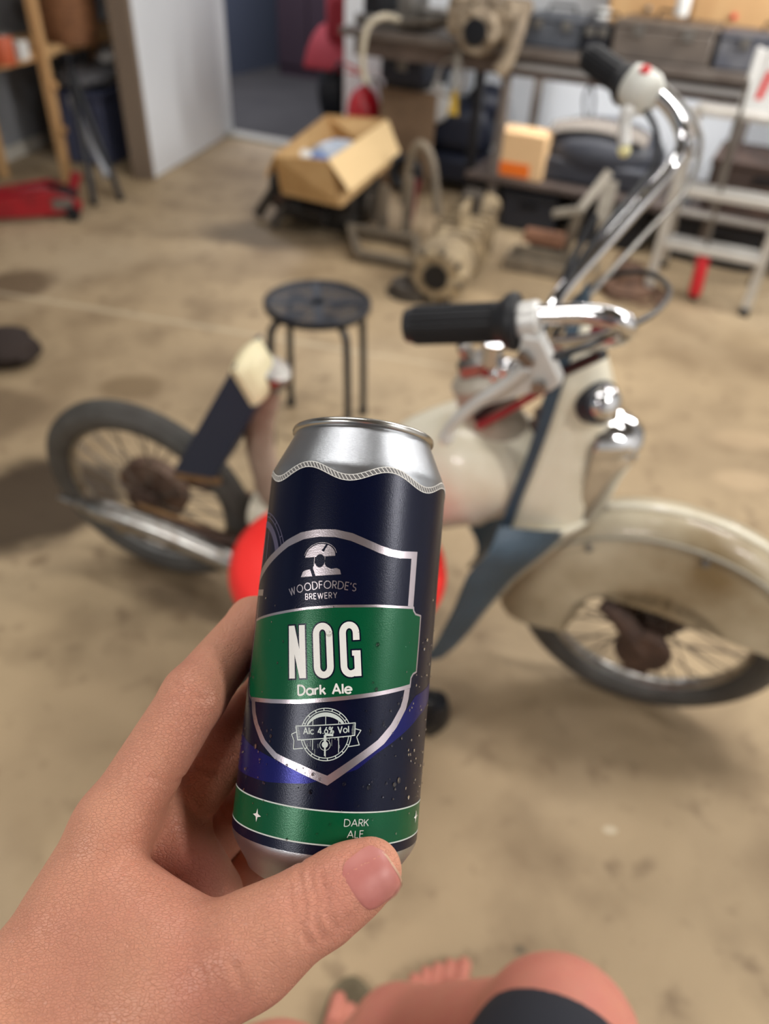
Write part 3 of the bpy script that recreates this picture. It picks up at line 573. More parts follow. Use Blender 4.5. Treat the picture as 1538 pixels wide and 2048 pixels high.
def foot(ankle, heel, ball, right):
    ankle, heel, ball = map(np.array, (ankle, heel, ball)); d = nrm(ball - heel); s = np.array([d[1], -d[0], 0]) * (1 if right else -1)     # s points to the little toe
    fs.cone(feet, ankle, heel + UP * .045 + d * .03, .036, .034, .02); fs.cone(feet, heel + UP * .045 + d * .03, ball - d * .05 + UP * .04, .033, .03, .02)
    fs.cone(feet, heel + UP * .04 + d * .04, ball + UP * .032 - s * .022, .03, .02, .02); fs.cone(feet, heel + UP * .04 + d * .04, ball + UP * .03 + s * .03 - d * .025, .03, .018, .02)
    for k, (o, L, r) in enumerate(((-.034, .052, .0125), (-.012, .05, .0095), (.007, .044, .009), (.024, .036, .0088), (.04, .026, .0085))):
        a = ball + s * o * .9 + UP * .026 - d * (.006 + .008 * k); b = ball + s * o + d * (L - .012 * k * .3) + UP * .022
        f = fs.new(); fs.cone(f, a, b, r * 1.05, r, 0); S = feet; np.copyto(feet, SDF.smin(feet, f, .004))
AL, AR = (.10, .27, .10), (-.043, .28, .10)
foot(AL, (.085, .258, .012), (.128, .448, .012), False); foot(AR, (-.05, .222, .012), (-.008, .372, .012), True)
fv, fq = fs.mesh(feet)
skin = mat('skin', (226, 164, 134), .46, 0, sss=.12, spec=.4); nt = skin.node_tree; N, L = nt.nodes, nt.links; p = N['Principled BSDF']
at_ = N.new('ShaderNodeAttribute'); at_.attribute_name = 'tint'; tc = N.new('ShaderNodeTexCoord')
n1 = N.new('ShaderNodeTexNoise'); n1.inputs['Scale'].default_value = 45; n1.inputs['Detail'].default_value = 5; L.new(tc.outputs['Object'], n1.inputs[0])
mr = N.new('ShaderNodeMapRange'); mr.inputs[1].default_value = .35; mr.inputs[2].default_value = .7; L.new(n1.outputs['Fac'], mr.inputs[0])
ad = N.new('ShaderNodeMath'); ad.operation = 'MULTIPLY_ADD'; ad.use_clamp = True; L.new(mr.outputs[0], ad.inputs[0]); ad.inputs[1].default_value = .3; L.new(at_.outputs['Fac'], ad.inputs[2])
mx = N.new('ShaderNodeMix'); mx.data_type = 'RGBA'; L.new(ad.outputs[0], mx.inputs[0]); mx.inputs[6].default_value = (*lin((214, 153, 125)), 1); mx.inputs[7].default_value = (*lin((210, 132, 116)), 1); L.new(mx.outputs[2], p.inputs['Base Color'])
vo = N.new('ShaderNodeTexVoronoi'); vo.feature = 'DISTANCE_TO_EDGE'; vo.inputs['Scale'].default_value = 620
wv = N.new('ShaderNodeTexNoise'); wv.inputs['Scale'].default_value = 180; wv.inputs['Detail'].default_value = 3; L.new(tc.outputs['Object'], wv.inputs[0])
mp = N.new('ShaderNodeMapping'); mp.inputs['Rotation'].default_value = (.5, .3, .6); mp.inputs['Scale'].default_value = (1, 2.2, 1); L.new(tc.outputs['Object'], mp.inputs[0]); L.new(mp.outputs[0], vo.inputs['Vector'])
m1 = N.new('ShaderNodeMapRange'); m1.inputs[1].default_value = 0; m1.inputs[2].default_value = .12; L.new(vo.outputs['Distance'], m1.inputs[0])
a2 = N.new('ShaderNodeMath'); a2.operation = 'MULTIPLY_ADD'; L.new(wv.outputs['Fac'], a2.inputs[0]); a2.inputs[1].default_value = 1.6; L.new(m1.outputs[0], a2.inputs[2])
bp_ = N.new('ShaderNodeBump'); bp_.inputs['Strength'].default_value = .5; bp_.inputs['Distance'].default_value = .0007; L.new(a2.outputs[0], bp_.inputs['Height']); L.new(bp_.outputs[0], p.inputs['Normal'])
allv = np.concatenate([hvw, bv, fv]); allf = np.concatenate([hq, bq + len(hvw), fq + len(hvw) + len(bv)])
me = bpy.data.meshes.new('person'); me.from_pydata(allv.tolist(), [], allf.tolist()); me.materials.append(skin)
me.polygons.foreach_set('use_smooth', [True] * len(me.polygons))
# redder skin of its own colour: palm side, knuckles, feet and knee
tint = np.zeros(len(allv)); hvn = hv
def blob(c, r, k): return k * np.exp(-((hvn - np.array(c)) ** 2).sum(1) / r ** 2)
t_ = blob(hp(640, 1800, 220), 12, .4) + blob(PI_, 12, .3) + blob(hp(420, 1990, 215), 16, .5) + blob(hp(400, 1750, 255), 22, .6) + blob(hp(740, 1740, 222), 10, .3)
tint[:len(hv)] = np.clip(t_, 0, 1); tint[len(hv):] = .7
at = me.attributes.new('tint', 'FLOAT', 'POINT'); at.data.foreach_set('value', tint.astype(np.float32))
person = bpy.data.objects.new('person', me); COL.objects.link(person); WM['person'] = np.eye(4)
tag(person, 'seated person in dark shorts and strappy sandals holding up a beer can', 'person')
# thumb nail laid on the skin
def trace(px, py):
    d = np.stack([(px - 769) / 1500, (py - 1024) / 1500, np.ones_like(px)], -1); z = np.full(px.shape, 195.)
    for _ in range(70): z = z + np.clip(hs.sample(hand, d * z[..., None]), -.5, 3) * .8
    return d * z[..., None]
n_ = 25; U, V = np.meshgrid(np.linspace(-1, 1, n_), np.linspace(-1, 1, n_), indexing='ij')
su, sv = U * np.sqrt(np.maximum(1 - .5 * V ** 4 * .75, 0)), V * np.sqrt(np.maximum(1 - .5 * U ** 4 * .75, 0))
axu, axv = np.array([41, -31.]), np.array([30, 46.])       # along the thumb, across it
PX = 746 + su * axu[0] + sv * axv[0]; PY = 1759 + su * axu[1] + sv * axv[1]
H = trace(PX, PY); inner = trace(746 + .3 * (PX - 746), 1759 + .3 * (PY - 1759)).mean((0, 1))
nn = nrm(np.cross(H[n_ // 2, -1] - H[n_ // 2, 0], H[-1, n_ // 2] - H[0, n_ // 2])); nn = nn if nn[2] < 0 else -nn
edge = np.maximum(np.abs(U), np.abs(V)); H = H + nn * (.38 - .75 * np.clip((edge - .78) / .22, 0, 1) ** 2 * (U < .93))[..., None]
Gn = CC + (H * CM * np.array([1, -1, -1])) @ CR.T
nail_m = mat('nail', (198, 128, 118), .42, 0, var=(186, 112, 104), vs=120, sss=.05)
nb = MB().sheet(Gn, cdir(-nn) * .0007); build('thumb_nail', nb, nail_m, person, smooth=60, label='pink thumb nail with a pale worn edge')
tip = Gn[-2:, 2:-2]; build('nail_tip', MB().sheet(tip + cdir(nn) * .00012, cdir(-nn) * .0005), mat('nail_edge', (206, 164, 138), .5), person, smooth=60, label='pale free edge of the thumb nail')
# clothing
def shell(name, segs, m, label, lo, hi, h=.008, k=.03, cut=None):
    s = SDF(lo, hi, h); f = s.new()
    for a, b, r1, r2 in segs: s.cone(f, a, b, r1, r2, k)
    v, q = s.mesh(f); mb = MB().add(v, q.tolist()); build(name, mb, m, person, smooth=180, label=label)
shell('shorts', [((0, -.27, .74), (0, -.25, .70), .155, .16), ((-.09, -.22, .66), (-.06, .10, .632), .112, .092), ((.09, -.22, .66), (.148, .135, .615), .112, .086), ((.14, .10, .62), (.168, .192, .606), .084, .077)], mat('dark_shorts', (38, 40, 48), .85, 0, bump=.3, bs=500), 'dark shorts pulled over the knee', (-.3, -.5, .45), (.35, .3, .95))
shell('t_shirt', [(SL, SR, .072, .072), ((-.09, -.31, 1.13), (-.08, -.27, .78), .1, .112), ((.09, -.31, 1.13), (.08, -.27, .78), .1, .112), ((0, -.31, 1.16), (0, -.27, .78), .14, .138), (SL, (-.245, -.23, 1.12), .066, .066), (SR, (.25, -.255, 1.1), .066, .066)], mat('grey_shirt', (84, 88, 96), .85), 'grey t-shirt', (-.42, -.52, .6), (.42, -.05, 1.36), .01, .05)
shell('hair', [((0, -.33, 1.5), (0, -.32, 1.545), .088, .085), ((-.04, -.33, 1.48), (.04, -.33, 1.48), .075, .075)], mat('brown_hair', (60, 44, 32), .7, bump=.6, bs=300), None, (-.2, -.5, 1.3), (.2, -.1, 1.7), .008, .03)
sole_m = mat('sandal_sole', (104, 94, 72), .8); strap_m = mat('sandal_strap', (96, 90, 82), .8, 0, bump=.3, bs=300)
for heel, ball, sgn in (((.085, .258, 0), (.128, .448, 0), -1), ((-.05, .222, 0), (-.008, .372, 0), 1)):
    heel, ball = np.array(heel), np.array(ball); d = nrm(ball - heel); s = np.array([d[1], -d[0], 0]) * sgn
    o = [heel + d * u + s * v for u, v in ((-.02, .0), (-.012, .03), (.05, .036), (.13, .046), (.17, .056), (.2, .052), (.225, .03), (.25, -.005), (.252, -.03), (.225, -.05), (.16, -.05), (.08, -.036), (0, -.032))]
    o = smooth_path(o, 3, True); o = o if sgn < 0 else o[::-1]
    so = build('sandal', MB().prism(o, UP * .014), sole_m, person, bevel=.003)
    for u, w_ in ((.125, .05), (.085, .046)):
        P = [heel + d * (u + .01 * math.cos(a)) + s * math.cos(a) * w_ + UP * (.012 + .062 * math.sin(a)) for a in np.linspace(0, np.pi, 13)]
        build('sandal_strap', MB().sheet(np.array([[p - d * .011, p + d * .011] for p in P]), UP * .004), strap_m, so, smooth=60)
# ================================================================== the moped
# its own axes: x forward, y to its left (away from us), z up; it leans a little towards us on its stand
BR = np.array([[.9605008, .2757826, -.0371777], [-.2782772, .9518903, -.1283223], [0, .1335993, .9910354]]); BO = np.array([-.545, 1.42, 0])
moped = thing('moped', 'vintage ivory and blue moped with chrome handlebars behind the can', 'moped', BO, BR)
def V3(*q): return np.array(q, float)
def bb(name, mb, m, parent=None, **k): return build(name, mb, m, parent or moped, True, **k)
WR = .264
def wheel(name, c, R, spoke_n=36):
    def T(mb): mb.v = [np.concatenate(mb.v) @ R.T + c]; return mb            # built round the y axis
    rim = MB().lathe([(.208, -.019), (.213, -.021), (.206, -.014), (.196, -.008), (.194, 0), (.196, .008), (.206, .014), (.213, .021), (.208, .019)], 56, R=rotx(np.pi / 2), cap=False)
    o = bb(name, T(rim), chrome2)
    t = MB(); A = np.linspace(0, 2 * np.pi, 56, endpoint=False); t.tube([(.232 * math.cos(a), 0, .232 * math.sin(a)) for a in A], .0315, 14, True)
    bb('tyre', T(t), tyre_m, o, smooth=60)
    t = MB()
    for x in (-.012, 0, .012): t.tube([((.2625 - abs(x) * .12) * math.cos(a), x, (.2625 - abs(x) * .12) * math.sin(a)) for a in A], .003, 5, True)
    bb('tread_rib', T(t), tyre_m, o, kind='stuff')
    t = MB()
    for k in range(spoke_n):
        a = 2 * np.pi * k / spoke_n; s = 1 if k % 2 else -1; b = a + (.55 if (k // 2) % 2 else -.55)
        t.tube([(.036 * math.cos(b), s * .026, .036 * math.sin(b)), (.2 * math.cos(a), s * .004, .2 * math.sin(a))], .0019, 5)
    bb('spoke_set', T(t), spoke_m, o, kind='stuff')
    h = MB().lathe([(.012, -.075), (.02, -.062), (.056, -.06), (.07, -.048), (.072, -.02), (.03, -.012), (.024, .02), (.04, .026), (.04, .034), (.014, .04), (.012, .07)], 28, R=rotx(np.pi / 2))
    bb('hub', T(h), rust_m, o, smooth=40)
    n = MB()
    for y in (-.075, .075): n.cyl((0, y - .008, 0), (0, y + .008, 0), .013, 6)
    bb('axle_nut', T(n), steel, o, kind='stuff')
    return o
wheel('rear_wheel', V3(0, 0, WR), np.eye(3))
FS = -.077; FR = rotz(FS); FC = V3(1.15, 0, WR)
wheel('front_wheel', FC, FR)
def fr(p): return FC + FR @ np.array(p, float)
# deep front mudguard
A = np.radians(np.linspace(193, -4, 70)); rows = []
half = [(.066, .05), (.0665, .09), (.067, .125), (.067, .16), (.0665, .19), (.066, .215), (.062, .25), (.052, .282), (.034, .302), (.012, .309)]
prof = [(-y, r) for y, r in half] + [(y, r) for y, r in half[::-1]]
G = np.array([[fr((r * math.cos(a), y, r * math.sin(a))) for y, r in prof] for a in A])
for i, a in enumerate(A):                  # trim the lower edge of the skirts and leave an arch round the axle
    for j, (y, r) in enumerate(prof):
        x, z = r * math.cos(a), r * math.sin(a); u = min(max((x + .165) / .045, 0), 1); lo = -.058 + (.168 - .12 * max(x, 0)) * u * u * (3 - 2 * u)
        if z < lo: G[i, j] = fr((x, y, min(lo, .30)))
mg = bb('front_mudguard', MB().sheet(G, (0, 0, .0015)), grimy, smooth=50)
G2 = MB().tube([fr((.312 * math.cos(a), 0, .312 * math.sin(a))) for a in A[4:]], .007, 8); bb('mudguard_rib', G2, ivory, mg)
sm = MB()
for y in (-.055,): sm.tube([fr((.287 * math.cos(a), y - .002, .287 * math.sin(a))) for a in A[6:]], .003, 6)
bb('mudguard_seam', sm, mat('old_seam', (150, 146, 134), .6), mg)
bl = MB()
for a in (125, 82): c = fr((.27 * math.cos(math.radians(a)), -.06, .27 * math.sin(math.radians(a)))); bl.ball(c, .008, 8)
bb('mudguard_bolt', bl, steel, mg, kind='stuff')
for y in (-1, 1):
    f = MB().tube([fr((-.30, y * .016, .44)), fr((-.20, y * .026, .25)), fr((-.13, y * .045, .085))], .012, 10); f.tube([fr((-.10, y * .062, .085)), fr((-.06, y * .07, .07)), fr((0, y * .07, .0))], [.016, .02, .024], 10); f.lathe([(.02, -.014), (.05, -.012), (.056, 0), (.052, .012), (.02, .014)], 22, fr((0, y * .074, 0)), FR @ rotx(np.pi / 2)); f.box(fr((.0, y * .074, -.035)), (.05, .022, .06), FR)
    bb('fork_arm', f, rust_m, smooth=50)
# frame: bulbous front body, spine, seat mast, engine
b = MB(); path = [V3(.875, 0, .60), V3(.84, 0, .605), V3(.76, 0, .59), V3(.68, 0, .54), V3(.58, 0, .44), V3(.48, 0, .35), V3(.38, 0, .31), V3(.28, 0, .315)]
b.tube(smooth_path(path, 5), np.interp(np.linspace(0, 7, 36), range(8), [.05, .09, .118, .112, .09, .072, .062, .045]), 24); bb('frame_body', b, ivory, smooth=60)
ax_ = nrm(V3(-.30, 0, .62)); hb = V3(.815, 0, .625)
bb('steering_neck', MB().lathe([(.062, 0), (.057, .02), (.052, .05), (.048, .12), (.046, .165), (.03, .178)], 28, hb, basis(ax_)), mat('greyed_ivory', (190, 182, 168), .35, 0, var=(150, 138, 122), vs=14), smooth=40)
bb('neck_collar', MB().lathe([(.076, -.012), (.078, .004), (.064, .012)], 28, hb, basis(ax_)), ivory)
bb('stem_clamp', MB().box(hb + ax_ * .195 + V3(.012, 0, 0), (.045, .06, .035), basis(ax_)).cyl(hb + ax_ * .17, hb + ax_ * .235, .012), chrome2, bevel=.008)
s = MB().tube(smooth_path([V3(.365, 0, .70), V3(.345, 0, .64), V3(.324, 0, .58), V3(.314, 0, .50), V3(.325, 0, .40), V3(.36, 0, .33)], 4), [.026] * 5 + [.03] * 11 + [.036] * 5, 16); bb('seat_mast', s, mat('primer_ivory', (176, 156, 142), .45, 0, var=(140, 118, 104), vs=12), smooth=60)
cl = MB().lathe([(.031, -.02), (.033, -.016), (.033, .016), (.031, .02)], 20, V3(.362, 0, .69), basis(V3(.06, 0, .18))); cl.box(V3(.388, -.005, .69), (.022, .022, .018)); cl.cyl(V3(.392, -.022, .69), V3(.392, .015, .69), .005); bb('seat_clamp', cl, chrome2, bevel=.003)
e = MB().box((.45, 0, .235), (.22, .13, .14)); e.cyl((.46, -.085, .225), (.46, .085, .225), .075, 24); e.cyl((.36, -.075, .225), (.36, .075, .225), .055, 20)
for k in range(6): e.box((.585 + .016 * k, 0, .25 + .006 * k), (.007, .11, .11), roty(-.35))
bb('engine', e, greasy, bevel=.008)
for y, a in ((-1, 1.0), (1, 1.0 + np.pi)):
    c = V3(.44, y * .11, .215); d = V3(math.cos(a), 0, math.sin(a)) * .13; cr = MB().bar(c, c + d, .018, .012, (0, 1, 0)); k = bb('pedal_crank', cr, chrome2, bevel=.003)
    bb('pedal', MB().box(c + d + V3(0, y * .05, 0), (.085, .08, .026)), rubber, k, bevel=.005)
bb('pedal_axle', MB().cyl((.44, -.12, .215), (.44, .12, .215), .012), steel)
sd = MB().tube([(.42, -.10, .19), (.36, -.19, .06), (.33, -.232, .036)], .009, 8); sd.box((.325, -.236, .036), (.05, .03, .008)); bb('side_stand', sd, steel)
# black tail cover with cream top, over the wheel
P = [V3(.137, 0, .437), V3(.238, 0, .449), V3(.362, 0, .668), V3(.326, 0, .748)]
t = MB()
for y in (-.07, .032): t.prism([p + V3(0, y, 0) for p in P], (0, .008, 0))
t.prism([P[1] + V3(0, -.07, 0), P[2] + V3(0, -.07, 0), P[2] + V3(0, .04, 0), P[1] + V3(0, .04, 0)], (-.006, 0, .004)); t.prism([P[0] + V3(.02, -.07, .033), P[3] + V3(0, -.07, 0), P[3] + V3(0, .04, 0), P[0] + V3(.02, .04, .033)], (.006, 0, -.004))
tc_ = bb('tail_cover', t, navy_m, bevel=.003)
n = 9; u, v = np.meshgrid(np.linspace(-1, 1, n), np.linspace(-1, 1, n), indexing='ij'); ctr = (P[2] + P[3]) / 2; ex = (P[3] - P[2]) / 2 * 1.06; nn_ = nrm(V3(ex[2], 0, -ex[0]))
G = ctr + u[..., None] * ex * (1 - .18 * v[..., None] ** 2) + (v[..., None] * .052 - .022) * V3(0, 1, 0) + nn_ * (.016 * (1 - u ** 4) * (1 - v ** 4))[..., None] + nn_ * .004
bb('cream_top', MB().sheet(G, nn_ * -.012), cream_m, tc_, smooth=50, label='cream padded top of the tail cover')
bb('brake_drum', MB().lathe([(.02, -.052), (.074, -.05), (.084, -.04), (.086, -.008), (.03, 0)], 30, V3(0, 0, WR), rotx(np.pi / 2)), mat('brown_drum', (122, 98, 82), .7, .1, var=(92, 70, 58), vs=26), smooth=40)
# chain side: exhaust, chain guard, brackets
ex_ = MB().tube(smooth_path([V3(-.125, -.105, .298), V3(-.05, -.105, .293), V3(.10, -.105, .272), V3(.28, -.105, .228), V3(.40, -.09, .18)], 5), [.010, .013, .017, .021, .024] + [.026] * 10 + [.024, .02, .016, .014, .013, .013], 14); bb('exhaust', ex_, chrome2, smooth=60)
bb('exhaust_tip', MB().tube([V3(-.165, -.105, .301), V3(-.12, -.105, .298)], [.006, .011], 10), chrome2)
cg = MB().prism([V3(.0, -.062, .285), V3(.22, -.062, .262), V3(.40, -.062, .24), V3(.40, -.062, .215), V3(.22, -.062, .238), V3(0, -.062, .262)], (0, .012, 0)); bb('chain_guard', cg, brass_m, bevel=.003)
bb('tail_bracket', MB().bar((.128, -.05, .41), (.235, -.05, .424), .012, .016), brass_m, bevel=.002)
k = MB().ball((-.012, -.095, .262), .017, 12).ball((-.025, -.1, .243), .014, 12).cyl((-.01, -.115, .25), (-.01, -.06, .25), .012); k.box((.03, -.1, .25), (.07, .02, .02)); bb('brake_fitting', k, chrome2, smooth=50)
for y in (-1, 1): bb('swing_arm', MB().tube([(0, y * .075, .264), (.2, y * .07, .255), (.38, y * .05, .26)], .016, 10), rust_m)
# front shield: ivory cowl with blue edge, blue leg shield
hs_ = [(.925, .886, .012, .896), (.90, .884, .034, .912), (.86, .882, .052, .936), (.80, .877, .068, .962), (.74, .871, .076, .974), (.67, .862, .083, .980), (.60, .852, .088, .982), (.535, .845, .09, .975)]
G = []
for z, xb, w_, xf in hs_:
    r = []
    for a in np.linspace(-1, 1, 15):
        q = abs(a); r.append(V3(xb + (xf - xb) * (1 - q ** 2.6), w_ * math.copysign(q ** .75, a), z))
    G.append(r)
cw = bb('front_cowl', MB().sheet(np.array(G), (-.003, 0, 0)), ivory, smooth=60)
for s_ in (-1, 1):
    pth = smooth_path([V3(xb - .002, s_ * (w_ + .002), z) for z, xb, w_, xf in hs_], 4); g = np.array([[p + V3(-.012, s_ * .004, 0), p + V3(.007, s_ * .004, 0)] for p in pth]); bb('blue_edge', MB().sheet(g, (0, s_ * .003, 0)), blue_m, cw, smooth=60)
bb('blue_peak', MB().lathe([(.016, 0), (.013, .02), (.004, .05), (.0001, .06)], 14, V3(.886, 0, .915)), blue_m, cw)
bb('cowl_lip', MB().tube(smooth_path([V3(.845, -.094, .528), V3(.90, -.085, .536), V3(.95, -.06, .536), V3(.98, 0, .53), V3(.95, .06, .536), V3(.90, .085, .536), V3(.845, .094, .528)], 5), .008, 8), ivory, cw)
for s_ in (-1, 1):
    outer = smooth_path([V3(.838, s_ * .14, .585), V3(.83, s_ * .185, .56), V3(.804, s_ * .2, .512), V3(.785, s_ * .2, .40), V3(.757, s_ * .2, .275), V3(.735, s_ * .195, .20)], 5)
    inner_ = smooth_path([V3(.955, s_ * .05, .525), V3(.915, s_ * .08, .475), V3(.872, s_ * .09, .40), V3(.835, s_ * .1, .315), V3(.795, s_ * .11, .215), V3(.755, s_ * .12, .15)], 5)
    g = np.array([[a * (1 - x) + b_ * x + V3(.022 * math.sin(math.pi * x), 0, 0) for x in np.linspace(0, 1, 7)] for a, b_ in zip(outer, inner_)])
    ls = bb('leg_shield', MB().sheet(g, (-.004, 0, 0)), blue_m, smooth=60)
    bb('shield_edge', MB().tube(inner_, .006, 8), mat('edge_trim', (178, 170, 150), .5), ls)
# ignition cap, head lamp
dn = nrm(V3(.72, -.55, .45)); dc = V3(.945, -.045, .805)
ig = bb('horn_cap', MB().lathe([(.034, -.02), (.034, .006), (.028, .01)], 24, dc, basis(dn)), dark_gap, smooth=40)
bb('horn_dome', MB().lathe([(.028, .008), (.027, .016), (.021, .024), (.011, .028), (.001, .029)], 24, dc, basis(dn)), chrome, ig, smooth=60)
G = []
for z, xf, w_ in ((.752, .985, .03), (.742, 1.006, .05), (.728, 1.026, .06), (.712, 1.030, .062), (.703, 1.014, .06), (.696, 1.016, .06), (.684, 1.026, .061), (.668, 1.022, .06), (.64, 1.014, .058), (.60, 1.008, .053), (.56, 1.0, .047), (.53, .992, .042)):
    G.append([V3(.958 + (xf - .958) * (1 - abs(a) ** 2.2), w_ * math.copysign(abs(a) ** .8, a), z) for a in np.linspace(-1, 1, 17)])
gn = bb('chrome_nose', MB().sheet(np.array(G), (-.004, 0, 0)), chrome, smooth=50)
# handlebars
S0 = V3(.822, 0, .845)
nearp = [S0, V3(.832, -.035, .875), V3(.853, -.10, .925), V3(.897, -.19, .992), V3(.93, -.25, 1.045), V3(.945, -.28, 1.075), V3(.936, -.293, 1.094), V3(.905, -.293, 1.095), V3(.87, -.29, 1.086), V3(.838, -.289, 1.078)]
farp = [S0, V3(.835, .03, .875), V3(.845, .07, .905), V3(.889, .16, .947), V3(.944, .25, 1.008), V3(.966, .29, 1.034), V3(.976, .312, 1.064), V3(.957, .328, 1.094), V3(.925, .337, 1.118), V3(.888, .345, 1.130)]
hbm = MB().tube(smooth_path(nearp, 6), .0115, 16); hbm.tube(smooth_path(farp, 6), .0115, 16); hb_ = bb('handlebar', hbm, chrome, smooth=60)
def grip(a, b):
    a, b = np.array(a), np.array(b); L_ = np.linalg.norm(b - a); R = basis(b - a)
    g = bb('grip', MB().lathe([(.0205, 0), (.0205, L_ * .93), (.0185, L_ * .985), (.013, L_), (.001, L_)], 40, a, R), rubber, hb_, smooth=50)
    rb = MB()
    for k in range(20): x = 2 * np.pi * k / 20; o_ = R @ V3(.0208 * math.cos(x), .0208 * math.sin(x), 0); rb.bar(a + o_ + (b - a) * .06, a + o_ + (b - a) * .9, .0028, .0028)
    bb('grip_rib', rb, rubber, hb_, kind='stuff')
    bb('grip_flange', MB().lathe([(.012, -.012), (.03, -.011), (.0325, -.006), (.03, .002), (.024, .008), (.02, .02)], 32, a, R), rubber, hb_, smooth=50)
grip((.822, -.29, 1.0675), (.703, -.29, 1.0385)); grip((.868, .352, 1.129), (.795, .415, 1.146))
# near lever and its white perch
na = nrm(V3(.822, -.29, 1.0675) - V3(.703, -.29, 1.0385))
pr = MB().cyl(V3(.832, -.29, 1.070), V3(.855, -.29, 1.078), .0205, 24)
pr.prism([V3(.84, -.313, 1.068), V3(.862, -.313, 1.068), V3(.893, -.318, 1.020), V3(.882, -.318, 1.006), V3(.858, -.316, .996), V3(.80, -.312, .955), V3(.818, -.312, .975), V3(.838, -.313, 1.02)], (0, .02, 0))
lv = bb('lever_perch', pr, alu, hb_, bevel=.004)
bb('brake_lever', MB().tube(smooth_path([V3(.850, -.318, 1.032), V3(.828, -.32, 1.003), V3(.805, -.322, .979), V3(.784, -.324, .951), V3(.772, -.324, .929), V3(.769, -.324, .908)], 5), [.0075] * 6 + [.007] * 15 + [.0075, .0085, .0095, .01, .008], 12), alu, hb_, smooth=60)
bb('lever_pin', MB().cyl(V3(.868, -.325, 1.012), V3(.868, -.295, 1.012), .008, 12).cyl(V3(.846, -.322, 1.046), V3(.846, -.315, 1.046), .006, 10).cyl(V3(.852, -.322, 1.041), V3(.852, -.315, 1.041), .006, 10), chrome2, lv)
bb('red_sleeve', MB().tube([V3(.765, -.06, .722), V3(.81, -.07, .775), V3(.862, -.08, .838)], .0065, 10), red_d, hb_, label='red cable sleeve')
lvb = MB().tube([V3(.758, -.05, .73), V3(.80, -.06, .79), V3(.87, -.07, .855), V3(.93, -.12, .94)], .008, 8); bb('black_cable_sheath', lvb, black, hb_)
fit = MB().ball(V3(.80, -.08, .86), .016, 10).ball(V3(.786, -.08, .845), .013, 10).cyl(V3(.775, -.07, .855), V3(.775, -.07, .895), .016, 14).cyl(V3(.815, -.08, .86), V3(.83, -.09, .905), .012, 12); bb('cable_adjuster', fit, chrome, hb_, smooth=50)
bb('red_cap', MB().lathe([(.009, 0), (.009, .014), (.006, .018)], 12, V3(.772, -.074, .838)), red_d, hb_)
bb('red_connector', MB().lathe([(.011, 0), (.011, .02), (.006, .026)], 12, V3(.918, -.17, .985)), red_d, hb_)
# cables
def cable(pts, r=.0036, m=black): return bb('cable', MB().tube(smooth_path(pts, 8), r, 8), m, hb_, smooth=60)
cable([V3(.879, -.31, 1.047), V3(.912, -.28, 1.051), V3(.941, -.22, 1.039), V3(.979, -.12, 1.012), V3(.997, 0, .981), V3(.969, .06, .97), V3(.921, .08, .949), V3(.877, .06, .918), V3(.857, .03, .888), V3(.84, .01, .82)], .0042)
cable([V3(.896, .33, 1.111), V3(.925, .31, 1.087), V3(.94, .29, 1.058), V3(.936, .26, 1.034), V3(.91, .2, 1.008), V3(.88, .12, .979), V3(.853, .05, .936), V3(.83, .0, .85)], .005)
cable([V3(.901, .36, 1.142), V3(.945, .36, 1.118), V3(.99, .33, 1.088), V3(1.004, .3, 1.055), V3(.995, .25, 1.019), V3(.95, .15, .984), V3(.893, .02, .943), V3(.85, 0, .86)], .004, steel)
cable([V3(.87, .2, .98), V3(.85, .13, .93), V3(.84, .08, .88), V3(.83, .02, .84)], .006)
# far switch housing and lever
fa = nrm(V3(.868, .352, 1.129) - V3(.795, .415, 1.146))
sw = bb('switch_housing', MB().lathe([(.018, -.03), (.030, -.024), (.033, -.008), (.033, .012), (.028, .022), (.016, .026)], 24, V3(.893, .336, 1.126), basis(fa)), mat('off_white_plastic', (212, 212, 204), .4), hb_, smooth=50)
bb('horn_button', MB().lathe([(.008, 0), (.008, .006), (.004, .009)], 14, V3(.893, .326, 1.155), basis(V3(-.2, -.35, 1))), red_pl, sw, label='red horn button')
bb('far_lever', MB().tube(smooth_path([V3(.89, .322, 1.112), V3(.88, .308, 1.098), V3(.882, .300, 1.076), V3(.888, .294, 1.058)], 4), [.012] * 5 + [.010] * 8, 12), alu, hb_, smooth=60)
bb('lever_end', MB().ball(V3(.889, .292, 1.05), .0105, 12), mat('yellowed_plastic', (232, 224, 168), .4), hb_)
bb('bar_clip', MB().tube([V3(.985, .30, 1.075), V3(.995, .30, 1.05)], .008, 8), chrome, hb_)
# ================================================================== black round stool
sc_ = np.array([-.235, 2.115, 0])
st = thing('round_stool', 'black round metal stool with a perforated seat behind the moped', 'stool', sc_)
blk = mat('black_lacquer', (20, 24, 34), .42, 0)
dish = MB().lathe([(.155, .425), (.160, .432), (.160, .446), (.155, .45), (.148, .447), (.146, .442), (.152, .428), (.155, .425)], 48, sc_, cap=False); so = build('seat', dish, blk, st, smooth=50)
pf = MB(); hp_ = .0135
def plate(q):                              # perforated plate: a lattice of strips
    pass
R_ = .147
for k in range(-10, 11):
    y = k * .014; L_ = math.sqrt(max(R_ ** 2 - y * y, 0))
    if L_ > .01:
        pf.box(sc_ + V3(0, 0, .4435) + rotz(.6) @ V3(0, y, 0), (2 * L_, .0055, .002), rotz(.6)); pf.box(sc_ + V3(0, 0, .4432) + rotz(.6) @ V3(y, 0, 0), (.0055, 2 * L_, .002), rotz(.6))
build('seat_mesh', pf, blk, st, smooth=0, kind='stuff')
ct = MB().lathe([(.0001, .446), (.02, .446), (.026, .4445), (.026, .442)], 20, sc_)
for k in range(4): a = k * np.pi / 2 + .15; ct.box(sc_ + V3(math.cos(a) * .075, math.sin(a) * .075, .4445), (.15, .026, .003), rotz(a))
build('seat_spokes', ct, blk, st)
